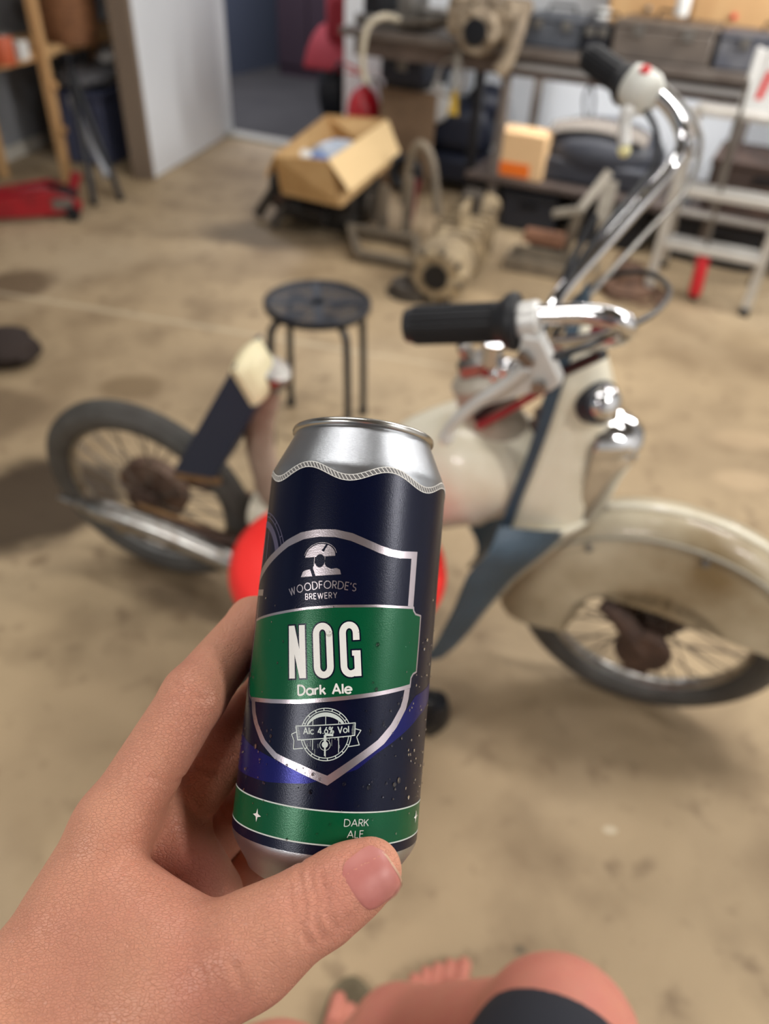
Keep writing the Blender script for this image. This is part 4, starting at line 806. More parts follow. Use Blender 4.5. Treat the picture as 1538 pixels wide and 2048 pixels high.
for a in (.66, 2.25, 3.8, 5.36):
    d = V3(math.cos(a), math.sin(a), 0); f_ = d * .178
    lg = MB().tube(smooth_path([sc_ + d * .05 + UP * .418, sc_ + d * .115 + UP * .418, sc_ + d * .15 + UP * .40, sc_ + d * .162 + UP * .365, sc_ + d * .172 + UP * .2, sc_ + f_ + UP * .012], 5), .0115, 10)
    l = build('leg', lg, blk, st, smooth=60); build('foot_cap', MB().lathe([(.014, 0), (.0145, .02), (.013, .028)], 14, sc_ + f_), rubber, l)
# ================================================================== red rolling stool behind the can
rc = np.array([-.074, .947, 0])
rs = thing('rolling_stool', 'round stool with bright red seat on black castor base, hidden by the can', 'stool', rc)
build('seat', MB().lathe([(.0001, .44), (.16, .442), (.178, .452), (.188, .472), (.184, .492), (.168, .504), (.12, .508), (.0001, .509)], 56, rc), mat('red_vinyl', (232, 48, 44), .42, 0), rs, smooth=60)
build('seat_mark', MB().lathe([(.0001, .5105), (.014, .5105), (.016, .509)], 14, rc + V3(-.095, -.01, 0)), mat('orange_mark', (214, 104, 40), .5), rs)
build('column', MB().lathe([(.045, .10), (.045, .16), (.03, .17), (.03, .30), (.014, .302), (.014, .43), (.06, .436), (.06, .441)], 20, rc), black, rs)
for k in range(5):
    a = .12 + k * 2 * np.pi / 5; d = V3(math.cos(a), math.sin(a), 0)
    ar = build('base_arm', MB().bar(rc + d * .03 + UP * .12, rc + d * .2 + UP * .09, .04, .028), black, rs, bevel=.006)
    cs = MB()
    for y in (-.016, .016): p = rc + d * .207 + rotz(a) @ V3(0, y, 0); cs.cyl(p + UP * .032 - rotz(a + .5) @ V3(0, .008, 0), p + UP * .032 + rotz(a + .5) @ V3(0, .008, 0), .032, 20)
    cs.lathe([(.0001, .094), (.026, .09), (.034, .06), (.034, .04), (.02, .04)], 18, rc + d * .205); build('castor', cs, black, ar, smooth=50)
# ================================================================== left: shelf unit and what stands round it
RP = np.stack([-pn, pd, UP], 1)                        # axes of the left wall: out from the wall, along it, up
foot = F(138, 370); su = thing('shelf_unit', 'pine shelf unit along the left wall with a wicker basket on it', 'shelf', foot)
def sp(o, l, z): return foot + RP @ np.array([o, l, z])    # out, along, up from the front post
for o, l in ((0, 0), (-.42, 0), (0, 1.22), (-.42, 1.22), (-.42, -1.0), (0, -1.0)): build('post', MB().box(sp(o, l, .95), (.048, .048, 1.9), RP), pine, su, bevel=.003)
zb = .655
for z in (zb, 1.22): build('shelf_board', MB().box(sp(-.235, .11, z), (.40, 2.36, .05), RP), pine, su, bevel=.003)
for z in (.30, .52): build('peg', MB().cyl(sp(.02, 0, z), sp(.05, .0, z), .02, 12), pine, su)
bk = F(146, 86, zb + .017); wick = mat('wicker', (150, 104, 70), .7, 0, var=(112, 74, 48), vs=40); o = thing('wicker_basket', 'brown wicker basket standing on the pine shelf', 'basket', bk)
build('basket_wall', MB().lathe([(.0001, .004), (.11, .004), (.135, .06), (.145, .15), (.14, .26), (.13, .30), (.124, .30), (.135, .15), (.1, .012), (.0001, .01)], 28, bk), wick, o, smooth=60)
for k in range(13):
    z = .012 + k * .0235; r = float(np.interp(z, (0, .06, .15, .26, .3), (.113, .136, .146, .141, .131))); build('coil', MB().tube([bk + V3(r * math.cos(a), r * math.sin(a), z) for a in np.linspace(0, 2 * np.pi, 28, endpoint=False)], .0115, 6, True), wick, o, smooth=60)
def tin(name, p, r, h, m, label, cat, lid=None, group=None):
    t = thing(name, label, cat, p, group=group); build('body', MB().lathe([(r * .97, 0), (r, .004), (r, h * .93), (r * .97, h * .95)], 24, p), m, t, smooth=40)
    build('lid', MB().lathe([(r * 1.02, h * .93), (r * 1.03, h * .97), (r * .98, h), (.0001, h)], 24, p), lid or steel, t, smooth=40); return t
tin('paint_tin', F(12, 128, zb + .017), .055, .13, mat('orange_tin', (178, 84, 52), .5), 'orange tin at the left end of the pine shelf', 'tin')
b_ = F(38, 118, zb + .017); o = thing('white_carton', 'small pale carton beside the orange tin on the shelf', 'box', b_); build('carton_body', MB().box(b_ + UP * .04, (.09, .07, .08), RP), white_p, o, bevel=.003); build('carton_flap', MB().box(b_ + UP * .082, (.092, .034, .003), RP), mat('pale_card', (196, 190, 180), .7), o)
cr = F(243, 322); cr = cr + RP @ V3(-.14, .06, 0); o = thing('storage_crate', 'dark blue storage crate on the floor under the pine shelf', 'crate', cr); dkblue = mat('dark_blue_plastic', (76, 82, 108), .5)
build('crate_body', MB().box(cr + UP * .2, (.30, .42, .4), RP), dkblue, o, bevel=.012); build('crate_rim', MB().box(cr + UP * .395, (.33, .45, .03), RP), dkblue, o, bevel=.006)
for k in range(4): build('crate_rib', MB().box(cr + RP @ V3(.152, -.15 + k * .1, .2), (.008, .012, .36), RP), dkblue, o)
def crumple(c, r, amp, n=26, sq=(1, 1, .6), seed=1, R=None):
    g = np.random.default_rng(seed); t = MB().ball((0, 0, 0), 1, n); v = np.concatenate(t.v); w_ = g.normal(size=(7, 3)) * 3.2; ph = g.uniform(0, 6, 7)
    d = sum(np.abs(np.sin(v @ w_[i] + ph[i])) for i in range(7)) / 7; v = v * (1 + amp * (d - .6))[:, None] * r * np.array(sq)
    if R is not None: v = v @ R.T
    return MB().add(v + np.array(c), t.f)
solo('grey_tarpaulin', crumple(cr + RP @ V3(-.02, -.02, .47), .2, .5, sq=(.8, 1.15, .34), seed=5), mat('grey_tarp', (142, 144, 150), .6), 'crumpled grey tarpaulin lying on the dark blue crate', 'tarpaulin')
solo('white_rag', crumple(cr + RP @ V3(.09, .06, .565), .07, .5, sq=(1, 1.1, .5), seed=8), white_p, 'small white rag on top of the grey tarpaulin', 'rag')
tp = thing('folded_tripod', 'black folded tripod with silver tube leaning on the pine shelf', 'tripod', F(190, 412))
top = sp(.03, .18, .62)
for q in ((190, 412), (243, 402)): l = build('leg', MB().tube([F(*q) + UP * .012, F(*q) * .45 + top * .55, top], [.017, .02, .018], 10), black, tp); build('foot', MB().ball(F(*q) + UP * .02, .02, 10), rubber, l)
build('silver_tube', MB().tube([D(214, 352, 4.2), D(140, 198, 4.3)], .02, 12), mat('silver_tube', (186, 190, 198), .4, .3), tp)
build('head', MB().box(top, (.07, .07, .07), RP), black, tp, bevel=.01)
pl = sp(-.40, -.62, .35); o = thing('corrugated_sheet', 'ribbed grey sheet leaning on the left wall under the shelf', 'panel', sp(-.44, -.62, 0)); gm = mat('galvanised', (150, 152, 154), .5, .4, var=(126, 128, 130), vs=6)
build('sheet', MB().box(sp(-.49, -.5, .30), (.012, .8, .6), RP), gm, o)
for k in range(7): build('rib', MB().tube([sp(-.478, -.85 + k * .115, .005), sp(-.478, -.85 + k * .115, .6)], .012, 8), gm, o)
# red trolley jack
jc = F(66, 440) + V3(-.06, .04, 0); ja = rotz(math.radians(24)); jr = mat('jack_red', (158, 22, 34), .35, 0, coat=.3, var=(120, 16, 28), vs=12)
o = thing('trolley_jack', 'red trolley jack on the floor in front of the pine shelf', 'jack', jc)
def jp(x, y, z): return jc + ja @ V3(x, y, z)
for y in (-.11, .10):
    build('side_plate', MB().prism([jp(-.30, y, .03), jp(.28, y, .03), jp(.30, y, .09), jp(.16, y, .155), jp(-.10, y, .13), jp(-.30, y, .085)], ja @ V3(0, .012, 0)), jr, o, bevel=.003)
build('lift_arm', MB().bar(jp(.14, 0, .13), jp(-.22, 0, .12), .09, .05), jr, o, bevel=.008); build('saddle', MB().lathe([(.05, 0), (.055, .012), (.03, .02), (.0001, .02)], 18, jp(-.24, 0, .14)), darkm, o)
build('hydraulic_unit', MB().box(jp(.2, 0, .09), (.16, .12, .09), ja), darkm, o, bevel=.01); build('handle_socket', MB().cyl(jp(.25, 0, .1), jp(.30, 0, .2), .028, 14), jr, o); build('name_plate', MB().box(jp(.20, -.112, .085), (.10, .004, .05), ja), steel, o)
for x, y in ((-.27, -.13), (-.27, .13), (.24, -.13), (.24, .13)): build('wheel', MB().lathe([(.01, -.016), (.032, -.016), (.035, -.01), (.035, .01), (.032, .016), (.01, .016)], 18, jp(x, y, .036), ja @ rotx(np.pi / 2)), darkm, o)
# ================================================================== seen through the doorway
qb = wp(-2.72, 6.0); o = thing('quad_bike', 'red quad bike parked in the dark room beyond the doorway', 'quad bike', qb); qred = mat('quad_red', (140, 34, 42), .85)
def qp(x, y, z): return qb + RW @ V3(x, y, z)
for x, y in ((-.42, -.30), (.42, -.30), (-.42, .75), (.42, .75)):
    w_ = build('wheel', MB().lathe([(.09, -.09), (.12, -.10), (.20, -.11), (.265, -.085), (.28, 0), (.265, .085), (.20, .11), (.12, .10), (.09, .09)], 30, qp(x, y, .28), RW @ roty(np.pi / 2)), rubber, o, smooth=50); build('rim', MB().lathe([(.02, -.1), (.09, -.085), (.1, -.07), (.1, .07), (.09, .085), (.02, .1)], 20, qp(x, y, .28), RW @ roty(np.pi / 2)), darkm, w_)
for x in (-.42, .42): build('fender', MB().sheet(np.array([[qp(x + w2_, -.30 + .36 * math.cos(a), .30 + .36 * math.sin(a)) for w2_ in (-.16, 0, .16)] for a in np.linspace(.3, 2.8, 9)]), (0, 0, .015)), qred, o)
build('front_cowl', MB().box(qp(0, -.30, .68), (.62, .5, .3), RW), qred, o, bevel=.06); build('side_panel', MB().box(qp(-.30, -.28, .74), (.34, .55, .34), RW), qred, o, bevel=.07); build('chassis', MB().box(qp(0, .2, .36), (.4, 1.3, .2), RW), darkm, o, bevel=.02); build('seat', MB().box(qp(0, .4, .78), (.32, .8, .16), RW), rubber, o, bevel=.05); build('bumper', MB().tube([qp(-.3, -.72, .4), qp(-.2, -.78, .5), qp(.2, -.78, .5), qp(.3, -.72, .4)], .02, 10), darkm, o)
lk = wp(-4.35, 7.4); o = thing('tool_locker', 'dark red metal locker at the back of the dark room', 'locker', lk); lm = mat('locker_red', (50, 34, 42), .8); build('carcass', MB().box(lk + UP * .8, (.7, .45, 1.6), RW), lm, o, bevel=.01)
for x in (-.175, .175): d_ = build('door', MB().box(lk + RW @ V3(x, -.23, .82), (.335, .02, 1.45), RW), lm, o, bevel=.006); build('handle', MB().box(lk + RW @ V3(x * .2, -.25, .85), (.02, .02, .12), RW), steel, d_)
# ================================================================== workbench along the back wall
wbn = thing('workbench', 'long grey steel workbench along the white back wall', 'workbench', wp(-.3, 4.4)); bst = mat('bench_steel', (128, 120, 114), .5, .4, var=(98, 88, 82), vs=7)
def wbx(a0, a1, b0, b1, z0, z1): return MB().box(wp((a0 + a1) / 2, (b0 + b1) / 2, (z0 + z1) / 2), (a1 - a0, b1 - b0, z1 - z0), RW)
build('worktop', wbx(-2.27, 1.9, 4.05, 4.78, .825, .865), bst, wbn, bevel=.004); build('apron', wbx(-2.2, 1.9, 4.09, 4.13, .74, .825), mat('bench_brown', (112, 98, 90), .55, .3, var=(84, 72, 66), vs=8), wbn, bevel=.003)
build('front_rail', wbx(-1.36, 1.9, 4.06, 4.09, .775, .80), mat('rail_grey', (158, 156, 156), .45, .5), wbn)
for a, b in ((-1.5, 4.16), (-1.345, 4.12), (-.22, 4.16), (1.0, 4.14), (-2.18, 4.7), (-1.345, 4.7), (-.22, 4.7), (1.0, 4.7)): build('leg', wbx(a - .022, a + .022, b - .022, b + .022, 0, .825), darkm if a == -1.5 else bst, wbn, bevel=.003)
build('lower_shelf', wbx(-1.5, 1.1, 4.08, 4.72, .235, .265), mat('shelf_brown', (92, 80, 74), .6, 0, var=(70, 60, 56), vs=6), wbn, bevel=.003)
# fire extinguisher, chipboard, mower, tyre by the bench end
ep = wp(-2.43, 4.66); o = thing('fire_extinguisher', 'red fire extinguisher by the wall behind the cardboard box', 'extinguisher', ep); fred = mat('extinguisher_red', (200, 22, 40), .3, 0, coat=.4)
build('cylinder', MB().lathe([(.095, 0), (.108, .015), (.108, .35), (.10, .40), (.075, .455), (.035, .485), (.022, .495)], 28, ep), fred, o, smooth=50); build('valve', MB().cyl(ep + UP * .49, ep + UP * .555, .018, 14), steel, o); build('lever', MB().bar(ep + UP * .56, ep + UP * .60 - TT * .15, .022, .01).bar(ep + UP * .55, ep + UP * .555 - TT * .12, .022, .01), fred, o); build('gauge', MB().cyl(ep + TT * .05 - NN * .03 + UP * .53, ep + TT * .06 - NN * .055 + UP * .535, .026, 16), alu, o); build('hose', MB().tube(smooth_path([ep + UP * .53 + TT * .03, ep + UP * .52 + TT * .10, ep + UP * .38 + TT * .13, ep + UP * .15 + TT * .115], 5), .011, 8), rubber, o)
o = thing('chipboard_panel', 'brown chipboard panel leaning behind the cardboard box', 'panel', wp(-2.02, 4.42)); bm_ = mat('chipboard', (146, 120, 94), .8, 0, var=(128, 104, 82), vs=30); build('board', MB().prism([wp(-2.22, 4.42, 0), wp(-1.86, 4.42, 0), wp(-1.86, 4.47, .53), wp(-2.22, 4.47, .53)], NN * .016), bm_, o, bevel=.002); build('edge_strip', MB().bar(wp(-2.22, 4.478, .535), wp(-1.86, 4.478, .535), .022, .012), bm_, o)
mo = wp(-1.82, 4.66); o = thing('lawn_mower', 'dark machine with white wheel hub under the bench end', 'mower', mo); navyp = mat('mower_navy', (34, 38, 52), .45)
build('deck', MB().box(mo + UP * .14, (.78, .28, .16), RW), navyp, o, bevel=.04); build('hood', MB().box(mo + UP * .36 - TT * .05, (.62, .26, .30), RW), navyp, o, bevel=.09); build('fuel_tank', MB().ball(mo + UP * .5 + TT * .2, (.13, .1, .1), 14), navyp, o)
for x, z in ((-.33, .1), (.33, .1)): build('wheel', MB().lathe([(.04, -.03), (.1, -.03), (.1, .03), (.04, .03)], 22, mo + TT * x - NN * .16 + UP * z, RW @ rotx(np.pi / 2)), rubber, o)
build('white_hub', MB().lathe([(.055, -.03), (.1, -.025), (.11, 0), (.1, .02), (.0001, .03)], 26, wl(868, 205, 4.5), RW @ rotx(np.pi / 2)), white_p, o, smooth=50)
ty = wl(778, 243, 4.28); ty[2] = .115
ty = wp(-1.98, 4.36, .115); o = thing('small_tyre', 'small black tyre standing against the chipboard panel', 'tyre', ty * V3(1, 1, 0)); ang = np.linspace(0, 2 * np.pi, 28, endpoint=False); build('tread', MB().tube([ty + RW @ V3(.08 * math.cos(a), 0, .08 * math.sin(a)) for a in ang], .034, 12, True), rubber, o, smooth=60); build('inner_rim', MB().tube([ty + RW @ V3(.046 * math.cos(a), 0, .046 * math.sin(a)) for a in ang], .01, 8, True), darkm, o)
# hoses and straps hanging from the bench
solo('cream_hose', MB().tube(smooth_path([wp(-1.93, 4.15, .90), wp(-2.0, 4.04, .93), wp(-2.07, 4.0, .89), wp(-2.095, 3.99, .80), wp(-2.10, 4.0, .70), wp(-2.085, 4.01, .63)], 6), .017, 12), mat('cream_hose', (190, 180, 160), .5), 'cream rubber hose hanging over the bench edge', 'hose', smooth=60)
o = thing('yellow_strap', 'grey strap with yellow end hanging under the bench', 'strap', wp(-1.60, 4.06, .54)); build('webbing', MB().box(wp(-1.60, 4.075, .72), (.03, .004, .2), RW), mat('grey_web', (158, 156, 150), .8), o); build('yellow_end', MB().prism([wp(-1.612, 4.07, .64), wp(-1.588, 4.07, .64), wp(-1.572, 4.07, .53), wp(-1.628, 4.07, .53)], NN * .006), mat('yellow_web', (188, 156, 60), .7), o)
o = thing('hose_ring', 'grey ring of thin hose hanging by the yellow strap', 'hose', wp(-1.64, 4.1, .6)); rg = wp(-1.635, 4.09, .69); build('coil', MB().tube([rg + RW @ V3(.075 * math.cos(a), .01 * math.sin(3 * a), .085 * math.sin(a)) for a in ang], .009, 8, True), mat('grey_hose', (150, 142, 134), .4, trans=.3), o, smooth=60); build('hook', MB().tube([rg + UP * .085, rg + UP * .13], .004, 6), steel, o)
bx_ = wp(-2.05, 4.46, .70); o = thing('dark_case', 'dark case stored under the left end of the bench', 'case', wp(-2.0, 4.5, .55)); build('case_body', wbx(-2.15, -1.88, 4.3, 4.72, .60, .80), navyp, o, bevel=.02); build('case_latch', wbx(-2.04, -1.98, 4.285, 4.3, .66, .72), steel, o); build('case_foot', wbx(-2.13, -1.90, 4.33, 4.7, .565, .60), darkm, o); build('bracket', wbx(-2.2, -1.66, 4.4, 4.46, .80, .825), bst, o)
# on the bench
ec = wp(-1.47, 4.12, .865); o = thing('engine_casting', 'dusty cream engine casting with a round bore on the bench edge', 'engine part', ec); cdust = mat('cream_casting', (166, 150, 128), .6, .15, var=(112, 98, 82), vs=14, bump=.4, bs=60)
build('case', MB().box(ec + UP * .10 + TT * .0, (.36, .26, .17), RW), cdust, o, bevel=.03); build('flange', MB().lathe([(.058, -.02), (.10, -.02), (.105, .0), (.09, .03), (.058, .03)], 26, ec - NN * .15 + UP * .055, RW @ rotx(np.pi / 2)), cdust, o); build('bore', MB().lathe([(.058, -.01), (.058, .05), (.0001, .052)], 22, ec - NN * .15 + UP * .055, RW @ rotx(np.pi / 2)), black, o)
build('side_arm', MB().tube(smooth_path([ec + TT * .16 + UP * .16, ec + TT * .19 - NN * .12 + UP * .10, ec + TT * .17 - NN * .16 - UP * .04, ec + TT * .13 - NN * .17 - UP * .10], 5), .035, 12), cdust, o, smooth=60); build('inlet_pipe', MB().tube([ec - TT * .15 + UP * .08, ec - TT * .34 + UP * .05, ec - TT * .48 + UP * .03], [.036, .026, .032], 14), greasy, o)
for k in range(4): build('lug', MB().cyl(ec + RW @ V3(-.14 + k * .09, -.135, .17), ec + RW @ V3(-.14 + k * .09, -.135, .20), .016, 8), cdust, o)
o = thing('machine_vice', 'grey steel machine vice at the left end of the bench', 'vice', wp(-2.1, 4.3, .865)); build('bed', wbx(-2.24, -1.84, 4.16, 4.42, .865, .92), steel, o, bevel=.01); build('jaw', wbx(-2.2, -2.1, 4.18, 4.40, .92, 1.02), darkm, o, bevel=.006); build('jaw', wbx(-2.0, -1.92, 4.18, 4.40, .92, 1.02), steel, o, bevel=.006); build('screw', MB().cyl(wp(-1.92, 4.29, .95), wp(-1.74, 4.29, .95), .018, 12), chrome2, o); build('handle', MB().cyl(wp(-1.75, 4.20, .95), wp(-1.75, 4.38, .95), .008, 8), chrome2, o)
def toolbox(name, a0, a1, b0, b1, z0, h, m, label):
    o = thing(name, label, 'toolbox', wp((a0 + a1) / 2, (b0 + b1) / 2, z0)); build('box_body', wbx(a0, a1, b0, b1, z0, z0 + h * .8), m, o, bevel=.008); build('lid', wbx(a0 - .004, a1 + .004, b0 - .004, b1 + .004, z0 + h * .8, z0 + h), m, o, bevel=.008)
    for q in (.25, .75): x = a0 + (a1 - a0) * q; build('latch', wbx(x - .02, x + .02, b0 - .014, b0, z0 + h * .62, z0 + h * .9), steel, o)
    build('carry_handle', MB().tube([wp((a0 + a1) / 2 - .07, (b0 + b1) / 2, z0 + h), wp((a0 + a1) / 2 - .06, (b0 + b1) / 2, z0 + h + .035), wp((a0 + a1) / 2 + .06, (b0 + b1) / 2, z0 + h + .035), wp((a0 + a1) / 2 + .07, (b0 + b1) / 2, z0 + h)], .007, 8), black, o)
toolbox('tool_case', -1.30, -1.02, 4.14, 4.4, .865, .13, mat('slate_case', (96, 100, 108), .5, .2, var=(70, 74, 82), vs=20), 'slate grey tool case beside the cream engine casting')
toolbox('metal_toolbox', -.86, -.42, 4.10, 4.42, .865, .15, mat('taupe_steel', (124, 114, 106), .45, .5, var=(104, 96, 90), vs=9), 'wide taupe steel toolbox in the middle of the bench')
toolbox('parts_case', -.40, .05, 4.12, 4.42, .865, .14, mat('charcoal_case', (62, 66, 80), .5, 0, var=(108, 108, 112), vs=16), 'charcoal mottled parts case at the right end of the bench')
toolbox('socket_set', -1.0, -.88, 4.12, 4.34, .865, .12, dark_gap, 'narrow dark socket set between the tool case and steel toolbox')
for a, b, r, h, l in ((-1.0, 4.42, .035, .16, 'tall white bottle behind the narrow socket set'), (-.62, 4.07 - .0, .02, .075, '')):
    if l: tin('white_bottle', wp(a, b, .865), r, h, white_p, l, 'bottle', white_p)
tin('white_jar', wp(-.60, 4.2, 1.04), .03, .09, white_p, 'white jar standing on the wide steel toolbox', 'jar', white_p)
dw = wp(-.55, 4.62, .865); o = thing('drawer_cabinet', 'pine drawer cabinet at the back of the bench', 'cabinet', dw); build('cabinet_body', wbx(-1.0, .6, 4.5, 4.78, .865, 1.5), pine, o, bevel=.004)
for k in range(4):
    for j in range(2):
        d_ = build('drawer', wbx(-.985 + k * .395, -.605 + k * .395, 4.485, 4.5, .90 + j * .29, 1.17 + j * .29), pine, o, bevel=.004); build('knob', MB().ball(wp(-.795 + k * .395, 4.475, 1.035 + j * .29), .014, 10), red_pl if (k, j) == (1, 0) else steel, d_)
# under the bench
cb = wl(1035, 338, 4.14); cb = wp(cb.dot(TT), 4.22, .265); o = thing('labelled_carton', 'cream carton with orange label on the lower bench shelf', 'box', cb); cream_c = mat('cream_carton', (214, 178, 134), .7); build('carton_body', MB().box(cb + UP * .105, (.27, .2, .21), RW), cream_c, o, bevel=.005); build('carton_flap', MB().box(cb + UP * .213 - NN * .05, (.27, .1, .004), RW).box(cb + UP * .213 + NN * .052, (.27, .094, .004), RW), cream_c, o); build('label_patch', MB().box(cb - NN * .102 - TT * .015 + UP * .042, (.17, .003, .065), RW), mat('orange_label', (226, 110, 28), .6), o)
mc = wp(-.86, 4.38, .265); o = thing('machine_cover', 'dark rounded machine cover on the lower bench shelf', 'cover', mc); dgc = mat('dark_cover', (60, 62, 70), .4, 0, var=(46, 48, 56), vs=8)
build('base', MB().box(mc + UP * .06, (.62, .4, .12), RW), dgc, o, bevel=.02); build('hood', MB().ball(mc + UP * .14, (.34, .22, .16), 22, RW), dgc, o, smooth=60); build('trim_band', MB().sheet(np.array([[mc + RW @ V3(x, -.16 - .02 * (1 - (x / .3) ** 2) + .05 * j, .20 + .06 * (1 - (x / .3) ** 2) + .045 * j) for x in np.linspace(-.25, .25, 9)] for j in (0, 1)]), (0, 0, .006)), mat('tan_band', (112, 104, 96), .6), o); build('lever_loop', MB().tube(smooth_path([mc + RW @ V3(-.10, -.05, .27), mc + RW @ V3(-.13, -.05, .38), mc + RW @ V3(-.11, -.05, .44), mc + RW @ V3(-.08, -.05, .38), mc + RW @ V3(-.07, -.05, .28)], 5), .007, 8), black, o)
def crate(name, a0, a1, b0, b1, z0, z1, m, label):
    o = thing(name, label, 'crate', wp((a0 + a1) / 2, (b0 + b1) / 2, z0)); build('crate_body', wbx(a0, a1, b0, b1, z0, z1 - .02), m, o, bevel=.008); build('crate_rim', wbx(a0 - .008, a1 + .008, b0 - .008, b1 + .008, z1 - .025, z1), m, o, bevel=.004); build('grip_slot', wbx((a0 + a1) / 2 - .05, (a0 + a1) / 2 + .05, b0 - .01, b0 - .004, z1 - .075, z1 - .05), black, o)
crate('parts_crate', -1.28, -.98, 4.12, 4.5, 0, .20, dark_gap, 'black parts crate under the labelled carton'); crate('parts_crate', -.92, -.52, 4.14, 4.55, 0, .21, darkm, 'dark grey crate under the machine cover'); crate('parts_crate', -.36, .05, 4.18, 4.6, 0, .2, dark_gap, 'black crate on the floor behind the stepladder'); crate('parts_crate', -.28, .22, 4.16, 4.6, .265, .5, mat('brown_black', (54, 46, 44), .6, var=(84, 64, 54), vs=8), 'brown black crate on the shelf behind the stepladder')
tin('glass_jar', wp(-.38, 4.2, .265), .05, .12, mat('smoky_glass', (150, 152, 156), .2, 0, trans=.5), 'smoky glass jar on the shelf left of the stepladder', 'jar')
o = thing('black_bag', 'black bag standing on the shelf at the right edge', 'bag', wp(.42, 4.25, .265)); build('bag_body', crumple(wp(.42, 4.3, .44), .22, .35, sq=(1, .6, .85), seed=12), black, o, smooth=60); build('bag_handle', MB().tube(smooth_path([wp(.34, 4.25, .58), wp(.36, 4.22, .70), wp(.48, 4.22, .70), wp(.50, 4.25, .58)], 5), .01, 8), black, o)
# ================================================================== cardboard box on the dirty engine
rz_, bz_ = .46, .25
rim = [F(548, 312, rz_), F(657, 322, rz_), F(775, 240, rz_), F(652, 231, rz_)]; bot = [F(563, 388, bz_), F(682, 415, bz_), F(782, 330, bz_)]; bot.append(bot[0] + bot[2] - bot[1])
o = thing('cardboard_box', 'open cardboard box full of packaging perched on the dirty engine', 'box', sum(bot) / 4)
cen = sum(rim + bot) / 8
for i in range(4):
    j = (i + 1) % 4; n_ = np.cross(rim[j] - rim[i], bot[i] - rim[i]); n_ = nrm(n_); n_ = n_ if n_ @ (rim[i] - cen) > 0 else -n_
    build('side', MB().prism([rim[i], rim[j], bot[j], bot[i]], -n_ * .006), card, o)
build('bottom', MB().prism(bot, UP * .006), card, o)
fo = [F(700, 385, .33), F(800, 305, .35)]; build('flap', MB().prism([rim[1], rim[2], fo[1], fo[0]], UP * .005), mat('cardboard_inside', (222, 192, 144), .8), o, label='pale flap folded outwards')
build('flap', MB().prism([rim[0], rim[3], rim[3] + (rim[3] - rim[2]) * .16 - UP * .12, rim[0] + (rim[0] - rim[1]) * .2 - UP * .10], UP * .005), card, o); build('flap', MB().prism([rim[3], rim[2], rim[2] + (rim[2] - rim[1]) * .12 - UP * .07, rim[3] + (rim[3] - rim[0]) * .12 - UP * .07], UP * .005), card, o)
cc = sum(rim) / 4
solo('plastic_bag', crumple(cc + V3(.03, .03, -.095), .17, .5, sq=(.85, .6, .4), seed=21, R=rotz(.5)), mat('clear_bag', (196, 202, 210), .3, 0, var=(160, 172, 190), vs=9), 'pale plastic bag lying in the cardboard box', 'bag'); solo('blue_wrapper', crumple(cc + V3(-.05, -.06, -.085), .05, .4, sq=(1.2, .8, .5), seed=22), mat('blue_wrap', (90, 120, 176), .4), 'small blue wrapper in the cardboard box', 'wrapper'); solo('white_paper', crumple(cc + V3(-.13, -.06, -.08), .05, .4, sq=(1, .8, .5), seed=23), white_p, 'crumpled white paper in the left corner of the cardboard box', 'paper')
eg = F(655, 455) + V3(.02, .10, 0); o = thing('old_engine', 'dark greasy old engine on the floor under the cardboard box', 'engine', eg); grm = mat('black_grease', (58, 54, 50), .5, .3, var=(34, 32, 32), vs=18, bump=.5, bs=50)
def eb(x, y, z): return eg + RW @ V3(x, y, z)
build('block', MB().box(eb(0, 0, .145), (.42, .34, .18), RW), grm, o, bevel=.02)
for x in (-.13, .0, .13): build('cylinder', MB().cyl(eb(x, .02, .20), eb(x, .02, .243), .06, 18), greasy, o)
build('flywheel', MB().lathe([(.05, -.03), (.14, -.03), (.145, 0), (.14, .02), (.05, .03)], 28, eb(-.27, -.02, .15), RW @ roty(np.pi / 2)), grm, o); build('sump', MB().box(eb(0, 0, .04), (.34, .26, .08), RW), grm, o, bevel=.02); build('starter', MB().cyl(eb(-.16, -.22, .10), eb(.08, -.22, .10), .045, 16), grm, o); build('pulley', MB().lathe([(.02, -.02), (.08, -.02), (.07, 0), (.08, .02), (.02, .02)], 22, eb(.26, -.02, .13), RW @ roty(np.pi / 2)), greasy, o); build('manifold', MB().tube(smooth_path([eb(.2, -.18, .2), eb(.1, -.23, .18), eb(-.1, -.22, .19), eb(-.22, -.2, .12)], 4), .024, 10), rust_m, o); build('dirty_bracket', MB().bar(eb(-.36, -.2, .02), eb(-.28, -.12, .17), .03, .05).bar(eb(-.20, -.30, .02), eb(-.14, -.22, .13), .04, .04), greasy, o)
# frame of channel steel, upright plates
fc_ = F(800, 490); o = thing('steel_frame', 'dusty channel steel frame on the floor beside the old engine', 'frame', fc_); st2 = mat('dusty_steel', (146, 134, 116), .6, .3, var=(108, 98, 86), vs=10)
pA, pB, qA, qB = F(700, 452, .06), F(832, 475, .06), F(715, 505, .04), F(836, 527, .04)
for p_, q_ in ((pA, pB), (qA, qB)): build('rail', MB().bar(p_, q_, .05, .02).bar(p_ - UP * .03 + NN * .02, q_ - UP * .03 + NN * .02, .012, .06), st2, o, bevel=.002)
for t_ in (0., 1.): build('cross_bar', MB().bar(pA * (1 - t_) + pB * t_, qA * (1 - t_) + qB * t_, .04, .03), st2, o)
for a, h in ((.42, .24), (.78, .3)): q = pA * (1 - a) + pB * a + NN * .06; build('upright', MB().box(q + UP * (h / 2 - .03), (.05, .02, h), RW), st2, o, bevel=.003)
